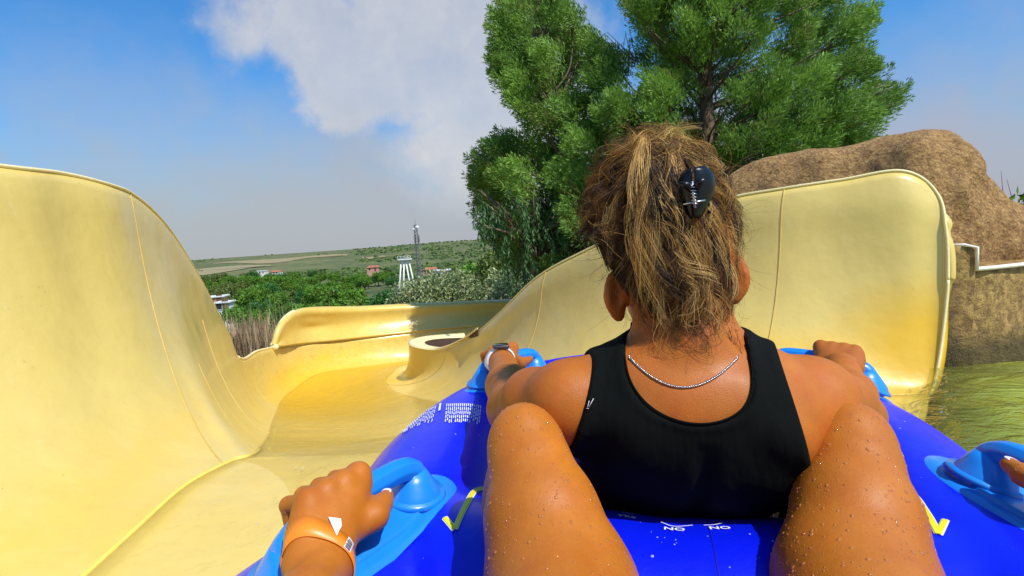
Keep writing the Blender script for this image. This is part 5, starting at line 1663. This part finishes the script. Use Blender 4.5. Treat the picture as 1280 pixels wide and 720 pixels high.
# watch on the left wrist
fa = unit(gf['W'] - ELf); wc = WFL - fa * 0.006; upw = unit(gf['U'] * 0.9 + unit(CAM - wc) * 0.8)
wt = empty('wristwatch', wc); tag(wt, 'smart watch with dark face and white strap on the front rider', 'watch')
white_r = plain('white_rubber_strap', (0.80, 0.80, 0.80), 0.4, 0.04); black_g = plain('black_watch_glass', (0.006, 0.008, 0.010), 0.08, 0.1, Coat_Weight=1.0); alu = plain('dark_watch_case', (0.05, 0.045, 0.045), 0.35, 0.1)
V, F, (s_, u_, ax_), R_ = fit_ring(wc, fa, upw, front_bvh, 0.0012, 0.021, 0.0025); rw0 = R_(math.pi / 2, 0.0)
MB().add(V, F).build('strap', white_r, wt)
Rm = np.stack([s_, ax_, u_], 1)
MB().box(u_ * (rw0 + 0.0040), (0.037, 0.033, 0.0090), Rm, 0.0035).build('case', alu, wt)
MB().box(u_ * (rw0 + 0.0088), (0.031, 0.0275, 0.0015), Rm, 0.0006).build('screen', black_g, wt)
MB().box(u_ * (rw0 + 0.004) + s_ * 0.019, (0.003, 0.006, 0.005), Rm, 0.001).build('crown', alu, wt)

# necklace: twisted silver rope lying on the back of the neck
pts = []
for i in range(60):
    f = i / 59; x = 787 + (922 - 787) * f
    y = 448 + 37 * (1 - (2 * f - 1.02) ** 2) ** 1.0 - 2 * f
    q = hit_px(x, y, front_bvh, 0.0012)
    if q is not None: pts.append(q)
pts = np.array(pts)
for _ in range(3): pts[1:-1] = (pts[:-2] + pts[1:-1] * 2 + pts[2:]) / 4
# round to the front of the neck
cN = C7 + dep * 0.035
def side_pts(p0, sx):
    out = []
    for a in np.linspace(0.1, 1, 12):
        ang_ = a * math.pi / 2
        q = cN + lat * sx * 0.064 * math.cos(ang_) + dep * 0.062 * math.sin(ang_) + spine * (0.035 - 0.05 * a); out.append(p0 * (1 - min(1, a * 1.6)) + q * min(1, a * 1.6))
    return out
cc = np.array(side_pts(pts[0], -1)[::-1] + list(pts) + side_pts(pts[-1], 1)); cc = catmull(cc, 420)
t, a, b = frames(cc); L = np.concatenate([[0], np.cumsum(np.linalg.norm(np.diff(cc, axis=0), axis=1))])
silver = plain('silver', (0.62, 0.58, 0.52), 0.25, 0.1, Metallic=1.0)
nk = empty('necklace', cc[210]); tag(nk, 'thin twisted silver necklace on the nape of the front rider', 'necklace')
for ph in (0, 2.09, 4.19):
    w_ = L * 900 + ph; q = cc + 0.00085 * (a * np.cos(w_)[:, None] + b * np.sin(w_)[:, None])
    MB().tube(q - cc[210], 0.00062, 5).build('strand', silver, nk)
# ---
print('people', time.time() - T0)
# ================================================================== hair of the front rider
hm = M('highlighted_hair')
sc_ = hm.n('SeparateColor'); hm.l(hm.attr('tint'), sc_.inputs[0])
hc_ = hm.ramp(sc_.outputs[0], [(0.0, (0.010, 0.005, 0.003)), (0.35, (0.06, 0.026, 0.007)), (0.6, (0.25, 0.108, 0.018)), (0.8, (0.62, 0.33, 0.062)), (1.0, (0.92, 0.64, 0.23))])
hc_ = hm.mix(sc_.outputs[1], hc_, (0.10, 0.018, 0.012))
pb = hm.n('BsdfPrincipled'); hm.l(hc_, pb.inputs['Base Color']); pb.inputs['Roughness'].default_value = 0.5; pb.inputs['Specular IOR Level'].default_value = 0.4
tb_ = hm.n('BsdfTranslucent'); hm.l(hc_, tb_.inputs['Color']); ms_ = hm.n('MixShader'); ms_.inputs[0].default_value = 0.18
hm.l(pb.outputs[0], ms_.inputs[1]); hm.l(tb_.outputs[0], ms_.inputs[2]); hm.l(ms_.outputs[0], hm.out.inputs['Surface'])

HB = -unit(P(828, 290, 1) - CAM); HB[2] = 0; HB = unit(HB)            # points back toward the viewer
HXr = unit(np.cross(np.array([0, 0, 1.0]), HB)); HXr = HXr if HXr @ RX > 0 else -HXr
HU = unit(np.array([0, 0, 1.0]) - 0.07 * HXr); HXr = unit(HXr - HU * (HXr @ HU)); HB = unit(np.cross(HU, HXr)); HB = HB if HB[1] < 0 else -HB
C0 = P(827, 293, 0.705)
RXX, RBB, RU, RD = 0.094, 0.108, 0.128, 0.158
hr = np.random.default_rng(21)


def shell_pt(th, ph, k=1.0):
    """th from the crown (0) downward, ph around: 0 = toward viewer, + = right"""
    st, ct = np.sin(th), np.cos(th)
    low = np.clip((th - 1.5) / 1.15, 0, 1.2)
    hf2 = np.where(th > 1.5, 1 - (0.40 + 0.10 * (np.sin(ph) < 0)) * low ** 1.25, st)
    x = hf2 * np.sin(ph) * RXX * np.where(np.sin(ph) > 0, 0.90, 1.03); b = hf2 * np.cos(ph) * RBB + 0.052 * low
    u = np.where(ct > 0, ct * RU, -0.158 * np.sin(np.clip(th - 1.5708, 0, 1.35)))
    puff = 1 + 0.06 * np.exp(-((th - 0.7) / 0.4) ** 2)
    return C0 + k * (x * puff)[..., None] * HXr + k * (b * puff)[..., None] * HB + k * u[..., None] * HU + (0.012 * low)[..., None] * HXr


# dark under-volume so nothing shows between strands
thg = np.linspace(0.0, 2.50, 50); phg = np.linspace(-math.pi, math.pi, 90)
TT, PPh = np.meshgrid(thg, phg, indexing='ij')
end_th = lambda ph: np.where(np.abs(ph) > 1.75, 1.25, np.where(ph < 0, 2.38 - 0.72 * np.clip((-ph - 0.35) / 1.0, 0, 1), 2.68 - 0.45 * np.clip((ph - 0.9) / 0.8, 0, 1)))
TT = TT / 2.50 * end_th(PPh)
Vb = shell_pt(TT.ravel(), PPh.ravel(), 0.90)
Vb = Vb + (noise3(Vb, 30, 2, 3) * 0.006)[:, None] * (Vb - C0) / np.linalg.norm(Vb - C0, axis=1, keepdims=True)
under = M('dark_hair_roots'); co = under.coord()
st_ = under.noise(130, 3, 0.6, under.scale(co, (1, 1, 0.12)))
um = under.pbr(under.mix(st_, (0.010, 0.005, 0.003), (0.055, 0.028, 0.012)), 0.5, under.bump(st_, 0.8, 0.004))
hair_root = obj('hair', make_mesh('hair', Vb - fo, grid_faces(50, 90)), um, front)

SV, SF, ST = [], [], []
scount = 0


def add_strand(pts, r0_, tint, red=0.0):
    global scount
    m = len(pts); rad = r0_ * np.linspace(1.0, 0.35, m)
    V, F = tube_arrays(pts, rad, 3)
    SV.append(V); SF.append(F + scount); scount += len(V)
    T = np.zeros((len(V), 3)); T[:, 0] = np.clip(tint + np.repeat(np.linspace(-0.10, 0.10, m), 3), 0, 1); T[:, 1] = red; ST.append(T)


def lock(th0, th1, ph0, ph1, k0, k1, n, wid, tint, wav=0.006, fr=2.2, m=15, curl=0.0, rad=0.00036, tsp=0.12):
    """a lock of n strands following the shell from (th0,ph0) to (th1,ph1)"""
    t = np.linspace(0, 1, m); p1, p2, p3 = hr.random(3) * 6.28
    th = th0 + (th1 - th0) * t; ph = ph0 + (ph1 - ph0) * t ** 1.2
    base_k = k0 + (k1 - k0) * t + 0.035 * np.sin(t * 5 + p1) * t
    for _ in range(n):
        a = hr.normal(size=3) * wid; q1 = hr.normal() * 0.5
        len_ = hr.uniform(0.78, 1.0)
        tt = t * len_
        thh = th0 + (th1 - th0) * tt + a[0] * 9 * (0.4 + tt) ; phh = ph0 + (ph1 - ph0) * tt ** 1.2 + a[1] * 10 * (1.0 - 0.35 * tt)
        kk = np.interp(tt, t, base_k) + a[2] * 4
        q = shell_pt(thh, phh, 1.0); q = C0 + (q - C0) * kk[:, None]
        w_ = wav * (0.15 + tt) * (0.8 + 0.4 * hr.random())
        q = q + (np.sin(tt * fr * 6.28 + p2 + q1)[:, None] * HXr + np.cos(tt * fr * 5.1 + p3 + q1)[:, None] * HB * 0.8) * w_[:, None]
        if curl:
            e = np.clip((tt - 0.6) / 0.4, 0, 1); q = q + (np.sin(e * 9 + p1)[:, None] * HXr + (1 - np.cos(e * 8))[:, None] * HU) * (curl * e)[:, None]
        add_strand(q, rad * hr.uniform(0.7, 1.2), tint + hr.normal() * tsp)


# 1 underlayer: dark hair gathered from the nape and sides
for i in range(110):
    ph = hr.uniform(-1.5, 1.5)
    lock(end_th(np.array(ph)) + hr.uniform(-0.05, 0.08), hr.uniform(0.6, 1.1), ph, ph * 0.35 + 0.3, 0.90, 0.97, 9, 0.006, 0.18 + 0.1 * hr.random(), 0.003, 1.2, 12)
# 2 main fall: from the crown down over back and sides, in crossing wavy locks
for i in range(330):
    ph = hr.uniform(-2.0, 1.9); th0 = hr.uniform(0.02, 1.1)
    e = float(end_th(np.array(ph * 0.95)))
    th1 = min(e + hr.uniform(-1.0, 0.14), 2.74)
    if ph < 0.1 and hr.random() < 0.7: th1 = min(th1, hr.uniform(1.2, 1.85))
    if ph > 0.55 and hr.random() < 0.4: th1 = min(th1, hr.uniform(1.3, 1.95))
    t_ = hr.choice([0.12, 0.36, 0.55, 0.74, 0.92], p=[0.26, 0.28, 0.22, 0.15, 0.09]) - 0.14 * (th1 > 2.0) - 0.03
    lock(th0, max(th1, th0 + 0.5), ph * 0.6 + 0.12 + hr.normal() * 0.15, ph, 0.96 + hr.uniform(-0.03, 0.07), 0.97 + hr.uniform(-0.07, 0.10), 19, 0.0011 + 0.0026 * hr.random(), t_, hr.uniform(0.007, 0.020), hr.uniform(0.7, 2.6), 22, hr.choice([0, 0.006, 0.012]), 0.00033, 0.08)
# 3 front/top strands swept back to the clip, puffed
for i in range(90):
    ph = hr.uniform(-3.1, 3.1)
    lock(hr.uniform(0.9, 1.3), hr.uniform(0.25, 0.8), ph, 0.35 * np.sign(hr.normal()) + 0.25, 0.93, 1.03, 11, 0.010, hr.choice([0.4, 0.6, 0.8]), 0.006, 1.0, 14)
# 4 messy loops of the bun at the crown
for i in range(46):
    c = shell_pt(np.array(hr.uniform(0.1, 0.75)), np.array(hr.uniform(-1.3, 1.1)), 0.93); R1 = hr.uniform(0.018, 0.042); ax = unit(hr.normal(size=3)); e1 = unit(np.cross(ax, HU)); e2 = np.cross(ax, e1)
    a0 = hr.random() * 6.28; sp = hr.uniform(2.5, 4.5); tnt = hr.choice([0.45, 0.62, 0.78, 0.9])
    for _ in range(12):
        t = np.linspace(0, 1, 14); a = a0 + t * sp + hr.normal() * 0.12; rr2 = R1 * (1 + hr.normal() * 0.12)
        q = c + (np.cos(a)[:, None] * e1 + np.sin(a)[:, None] * e2 * 0.7) * rr2 + ax * (t * 0.02 + hr.normal() * 0.003)[:, None]
        add_strand(q, 0.00034, tnt + hr.normal() * 0.1)
# 5 the pale tail falling from the clip down the middle and to the right
for i in range(44):
    ph0 = hr.uniform(-0.35, 0.40); ph1 = ph0 + hr.uniform(-0.25, 0.75)
    lock(0.62 + hr.uniform(-0.15, 0.35), hr.uniform(1.9, 2.72), ph0, ph1, 1.05, 1.00 + hr.uniform(-0.03, 0.08), 20, 0.0026, hr.choice([0.15, 0.45, 0.7, 0.95]), hr.uniform(0.008, 0.018), hr.uniform(1.2, 3.2), 28, hr.choice([0, 0.010, 0.016]))
for i in range(16):
    ph0 = hr.uniform(-0.30, -0.05)
    lock(0.5 + hr.uniform(-0.1, 0.2), hr.uniform(1.8, 2.35), ph0, ph0 - hr.uniform(0.0, 0.25), 1.08, 1.05, 14, 0.0022, hr.choice([0.8, 0.95, 1.0]), 0.011, 1.1, 22)
# 6 flyaway hairs
def wander(p0, d0, L, m, curv, tint, rad=0.00020, red=0.0):
    q = [p0]; d = unit(d0); ax = unit(hr.normal(size=3))
    for i in range(m - 1):
        d = unit(d + np.cross(ax, d) * curv + hr.normal(size=3) * 0.10); q.append(q[-1] + d * L / m)
    add_strand(np.array(q), rad, tint, red)
for i in range(330):
    ph = hr.choice([-1, 1]) * hr.uniform(0.2, 1.9); th = hr.uniform(0.2, 2.3)
    p0 = shell_pt(np.array(th), np.array(ph), 0.97); n_ = unit(p0 - C0)
    wander(p0, n_ * 0.7 + hr.normal(size=3) * 0.5 - HU * 0.35, hr.uniform(0.03, 0.085), 14, hr.uniform(-0.35, 0.35), hr.choice([0.25, 0.45, 0.8]))
# 7 curling wisps on the neck
for i in range(46):
    px = hr.uniform(800, 925); py = hr.uniform(400, 424)
    p0 = hit_px(px, py, front_bvh, 0.003)
    if p0 is None: p0 = P(px, py, 0.62)
    p0 = p0 + HB * hr.uniform(0.0, 0.012) + HU * 0.01
    wander(p0, -HU + hr.normal(size=3) * 0.35 + HB * 0.10, hr.uniform(0.015, 0.045) * (1.5 if px > 865 else 0.7), 16, hr.uniform(-0.35, 0.35), 0.3, 0.00018, hr.choice([0.2, 0.8]))
for i in range(16):    # loose ringlets right of the nape
    px = hr.uniform(868, 925); p0 = P(px, hr.uniform(410, 425), 0.60)
    m = 34; t = np.linspace(0, 1, m); L = hr.uniform(0.035, 0.070); a = hr.random() * 6; w_ = hr.uniform(0.004, 0.011) * t
    q = p0 - HU * (t * L)[:, None] + (np.sin(t * 9 + a) * w_)[:, None] * HXr + (np.cos(t * 9 + a) * w_)[:, None] * HU * 0.9 + HB * 0.006 * t[:, None]
    add_strand(q, 0.00028, 0.25, 0.7)
Vh = np.concatenate(SV); Fh = np.concatenate(SF); Th = np.concatenate(ST)
hs = obj('strands', make_mesh('strands', Vh - fo, Fh, True, Th), hm.m, hair_root)
print('hair strands', len(SV), len(Fh), time.time() - T0)

# ------------------------------------------------------------------ claw clip
blk = plain('black_acetate', (0.004, 0.005, 0.005), 0.34, 0.2, Specular_IOR_Level=0.35); spring_m = plain('spring_steel', (0.55, 0.55, 0.55), 0.25, 0.1, Metallic=1.0)
cc0 = P(866, 243, 0.588)
clip = empty('hair_clip', cc0); tag(clip, 'shiny black claw clip holding the hair of the front rider', 'hair clip')
cx_, cb_, cu_ = HXr, HB, HU
def W3(x, b, u): return cx_ * x + cb_ * b + cu_ * u
for sx in (-1, 1):
    V = []; n1_, n2_ = 16, 14
    for i in range(n1_):
        a = (i / (n1_ - 1)); 
        for j in range(n2_):
            u = -0.027 + 0.056 * j / (n2_ - 1); wv_ = math.sqrt(max(0.02, 1 - ((u - 0.001) / 0.031) ** 2))
            x = sx * (0.001 + 0.0225 * math.sin(a * 1.45) * wv_ * (0.85 + 9 * u) * (1.12 if sx > 0 else 0.9)) + 0.10 * u; b = 0.009 * math.cos(a * 1.7) * (0.6 + 0.4 * wv_) - 0.014 * a ** 2
            V.append(W3(x, b, u))
    o = obj('jaw', make_mesh('jaw', V, grid_faces(n1_, n2_)), blk, clip); o.modifiers.new('t', 'SOLIDIFY').thickness = 0.0022
    mb = MB()
    for k in range(5):
        u = -0.022 + 0.009 * k; mb.tube([W3(sx * 0.016, -0.004, u), W3(sx * 0.017, -0.014, u - 0.001), W3(sx * 0.009, -0.024, u - 0.002)], [0.0022, 0.0018, 0.0007], 6)
    mb.build('teeth', blk, clip)
    MB().tube([W3(sx * 0.002, 0.010, 0.006), W3(sx * 0.007, 0.0145, 0.011), W3(sx * 0.013, 0.016, 0.013)], [0.0042, 0.0045, 0.0030], 8).build('thumb_lever', blk, clip)
t = np.linspace(0, 1, 120)
MB().tube([W3(0.0035 * math.cos(a * 38), 0.0115 + 0.0035 * math.sin(a * 38), -0.012 + 0.022 * a) for a in t], 0.0006, 5).build('spring', spring_m, clip)
MB().tube([W3(0, 0.0115, -0.016), W3(0, 0.0115, 0.014)], 0.0016, 8).build('hinge_pin', spring_m, clip)
MB().tube([W3(-0.012, 0.0105, -0.010), W3(0.012, 0.0105, -0.009)], 0.0011, 6).tube([W3(0.0, 0.0125, 0.008), W3(0.013, 0.0095, 0.011)], 0.0010, 6).build('cross_wire', spring_m, clip)
# ================================================================== big conifer behind the slide
TD = 8.2
OUT = [(640, -10), (611, 44), (620, 62), (612, 92), (636, 112), (640, 150), (628, 168), (602, 188), (588, 210), (595, 232), (592, 272), (612, 292), (640, 330), (690, 350), (780, 350), (900, 330), (1010, 300), (1060, 250),
       (1090, 190), (1102, 176), (1088, 160), (1122, 132), (1127, 104), (1064, 108), (1110, 88), (1084, 80), (1068, 46), (1090, 33), (1100, 10), (1070, -12), (1010, -70), (930, -130), (850, -110), (790, -60), (770, -10),
       (800, 30), (798, 72), (762, 62), (735, 40), (712, 5), (700, -30), (670, -40)]
OUT = np.array(OUT, float)


def inside(p, poly):
    x, y = p[:, 0], p[:, 1]; c = np.zeros(len(p), bool); j = len(poly) - 1
    for i in range(len(poly)):
        xi, yi = poly[i]; xj, yj = poly[j]
        c ^= ((yi > y) != (yj > y)) & (x < (xj - xi) * (y - yi) / (yj - yi + 1e-12) + xi); j = i
    return c


r = np.random.default_rng(77)
cand = r.uniform([585, -130], [1130, 350], (24000, 2)); cand = cand[inside(cand, OUT)]
# clumped: keep candidates near a set of branch centres, leaving darker gaps between
bc_px = cand[r.choice(len(cand), 230, replace=False)]
dd = np.sqrt(((cand[:, None] - bc_px[None]) ** 2).sum(2)); near = dd.min(1); own = dd.argmin(1)
keep = near < np.where(cand[:, 0] < 720, r.uniform(14, 44, len(cand)), r.uniform(8, 34, len(cand))); cand, own = cand[keep][:6200], own[keep][:6200]
axis0 = P(880, 150, TD); base_xy = P(905, 330, TD)
gzt = float(ground_z(base_xy[0], base_xy[1]))
# depth: rounded volume
cxm = 860.0
bdep = r.uniform(-1, 1, len(bc_px))
half = np.clip(1 - ((cand[:, 0] - cxm) / 285) ** 2, 0.08, 1) ** 0.5
dep_ = TD + (bdep[own] * 0.75 + r.uniform(-0.35, 0.35, len(cand))) * 2.1 * half
CC = np.array([P(a, b, d) for (a, b), d in zip(cand, dep_)])
# keep outline size: scale px offset by depth handled by P
stem = P(885, 200, TD)
dirs = CC - np.array([stem[0], TD, 0]); dirs[:, 2] = 0; nrmh = np.linalg.norm(dirs, axis=1, keepdims=True)
dirs = dirs / (nrmh + 1e-6) * np.clip(nrmh / 2.2, 0.15, 1.0) + np.array([0, -0.15, 0.75]); dirs += r.normal(size=dirs.shape) * 0.22
lowm = (CC[:, 2] < 1.2)[:, None]; dirs = np.where(lowm, dirs * np.array([1, 1, 0.35]) + np.array([0, 0, -0.05]), dirs)
dirs /= np.linalg.norm(dirs, axis=1, keepdims=True)
npl = 76; N = len(CC) * npl
D = np.repeat(dirs, npl, 0); Cn = np.repeat(CC, npl, 0)
Ls = np.repeat(r.uniform(0.22, 0.46, len(CC)), npl)[:, None]
t = r.random((N, 1)) ** 0.8
rad_p = (1 - t) ** 0.6 * 0.115 + 0.012
off = r.normal(size=(N, 3)); off -= D * (off * D).sum(1, keepdims=True); off /= np.linalg.norm(off, axis=1, keepdims=True) + 1e-9
pos = Cn + D * (t - 0.45) * Ls + off * rad_p * r.random((N, 1)) ** 0.5 * (0.8 + 0.7 * (Ls / 0.35))
ax = D * 0.9 + off * 0.65 + r.normal(size=(N, 3)) * 0.28; ax /= np.linalg.norm(ax, axis=1, keepdims=True)
sdv = np.cross(ax, r.normal(size=(N, 3))); sdv /= np.linalg.norm(sdv, axis=1, keepdims=True) + 1e-9
Ll = r.uniform(0.05, 0.10, (N, 1)); wd_ = r.uniform(0.012, 0.020, (N, 1))
V = np.stack([pos - ax * Ll * .5, pos + sdv * wd_ * .5, pos + ax * Ll * .5, pos - sdv * wd_ * .5], 1).reshape(-1, 3)
F = np.arange(N * 4).reshape(-1, 4)
tn = np.zeros((N, 3)); cl = r.random(len(bc_px))
tn[:, 0] = np.clip(np.repeat(cl[own], npl) * 0.45 + np.repeat(r.random(len(CC)), npl) * 0.3 + 0.25 * r.random(N) + 0.12 * (t[:, 0] - 0.4), 0, 1)
brown = (r.random(len(CC)) > 0.955); tn[:, 1] = np.repeat(brown, npl) * 0.55
conifer_m = leaf_mat('conifer_needles', (0.065, 0.145, 0.018), (0.28, 0.48, 0.065), 0.65, 0.28)
org = np.array([base_xy[0], base_xy[1], gzt])
tree = empty('conifer_tree', org); tag(tree, 'tall bushy green conifer towering behind the yellow slide wall and the rider', 'tree')
obj('crown', make_mesh('crown', V - org, F, True, np.repeat(tn, 4, 0)), conifer_m, tree)
# trunk and limbs reaching the branch centres
mb = MB(); fork = P(895, 300, TD)
mb.tube(np.array([org - [0, 0, 0.4], org + [0, 0, 0.8], fork, P(885, 180, TD), P(880, 60, TD), P(870, -60, TD)]) - org, [0.26, 0.22, 0.17, 0.12, 0.08, 0.03], 10)
mb.tube(np.array([org + [-0.1, 0, 0.3], P(800, 330, TD), P(730, 240, TD), P(690, 130, TD), P(668, 30, TD), P(680, -30, TD)]) - org, [0.20, 0.15, 0.11, 0.08, 0.05, 0.02], 8)
mb.build('trunk', bark, tree)
mb = MB()
for k, (bx, by) in enumerate(bc_px):
    idx = np.where(own == k)[0]
    if len(idx) == 0: continue
    e = CC[idx].mean(0)
    yb = min(330, by + r.uniform(50, 110)); xs = np.interp(yb, [-60, 60, 180, 300, 340], [870, 880, 885, 895, 900]) if bx > 735 or by > 250 else np.interp(yb, [-30, 30, 130, 240, 330], [680, 668, 690, 730, 800])
    s0 = P(xs, yb, TD); mid = s0 * 0.45 + e * 0.55 + np.array([0, 0, -0.10]) + r.normal(size=3) * 0.07
    pts = catmull(np.array([s0, mid, e]), 10)
    mb.tube(pts - org, np.linspace(0.024, 0.008, 10), 5)
    for i in idx[::6]: mb.tube(np.array([e * 0.6 + mid * 0.4, (e + CC[i]) / 2 + r.normal(size=3) * 0.03, CC[i]]) - org, [0.010, 0.007, 0.004], 4)
# bare grey twigs in the open notch
for k in range(14):
    a = P(r.uniform(770, 800), r.uniform(75, 95), TD - 0.2); b = P(r.uniform(742, 792), r.uniform(38, 70), TD - 0.2)
    mb.tube(np.array([a, (a + b) / 2 + r.normal(size=3) * 0.05, b]) - org, [0.012, 0.007, 0.003], 4)
mb.build('branches', plain('grey_twig_bark', (0.20, 0.14, 0.10), 0.9, 0.3, 20), tree)

# darker broad-leaved tree with hanging leaves at its left foot
drop_m = leaf_mat('hanging_leaves', (0.018, 0.060, 0.010), (0.08, 0.20, 0.04), 0.6, 0.15)
q0 = P(668, 360, 7.3); gz = float(ground_z(q0[0], q0[1])); org2 = np.array([q0[0], q0[1], gz])
dt = empty('broadleaf_tree', org2); tag(dt, 'dark broadleaf tree with narrow hanging leaves at the left foot of the conifer', 'tree')
V, T = [], []; bt = []
for k in range(330):
    px, py = r.uniform(594, 760), r.uniform(235, 345)
    if px < 612 and py > 285: continue
    if py > 300 and px < 632: continue
    px = max(px, 592 + max(0, (py - 262)) * 0.62)
    s = P(px, py, 7.3 + r.uniform(-0.7, 0.6)); L = r.uniform(0.22, 0.5); bt.append(s)
    for i in range(17):
        f = i / 17; c = s + np.array([0.05 * math.sin(k + f * 2), 0.04 * math.cos(k), -L * f])
        for sg in (-1, 1):
            a = r.random() * 6.28; o_ = np.array([math.cos(a), math.sin(a), -1.5]); o_ /= np.linalg.norm(o_); ll = r.uniform(0.05, 0.09)
            sdd = unit(np.cross(o_, r.normal(size=3))) * 0.009
            V += [c, c + o_ * ll * .5 + sdd, c + o_ * ll, c + o_ * ll * .5 - sdd]; T += [(r.random(), 0, 0)] * 4
V = np.array(V)
obj('crown', make_mesh('crown', V - org2, np.arange(len(V)).reshape(-1, 4), True, np.array(T)), drop_m, dt)
mb = MB(); mb.tube(np.array([org2 - [0, 0, .3], org2 + [0.05, 0, 1.2], P(668, 320, 7.3), P(672, 260, 7.3)]) - org2, [0.12, 0.10, 0.07, 0.03], 8)
for s in bt[::4]: mb.tube(np.array([P(668, 330, 7.3), (P(668, 300, 7.3) + s) / 2, s]) - org2, [0.025, 0.015, 0.006], 4)
mb.build('trunk', bark, dt)
print('trees', time.time() - T0)
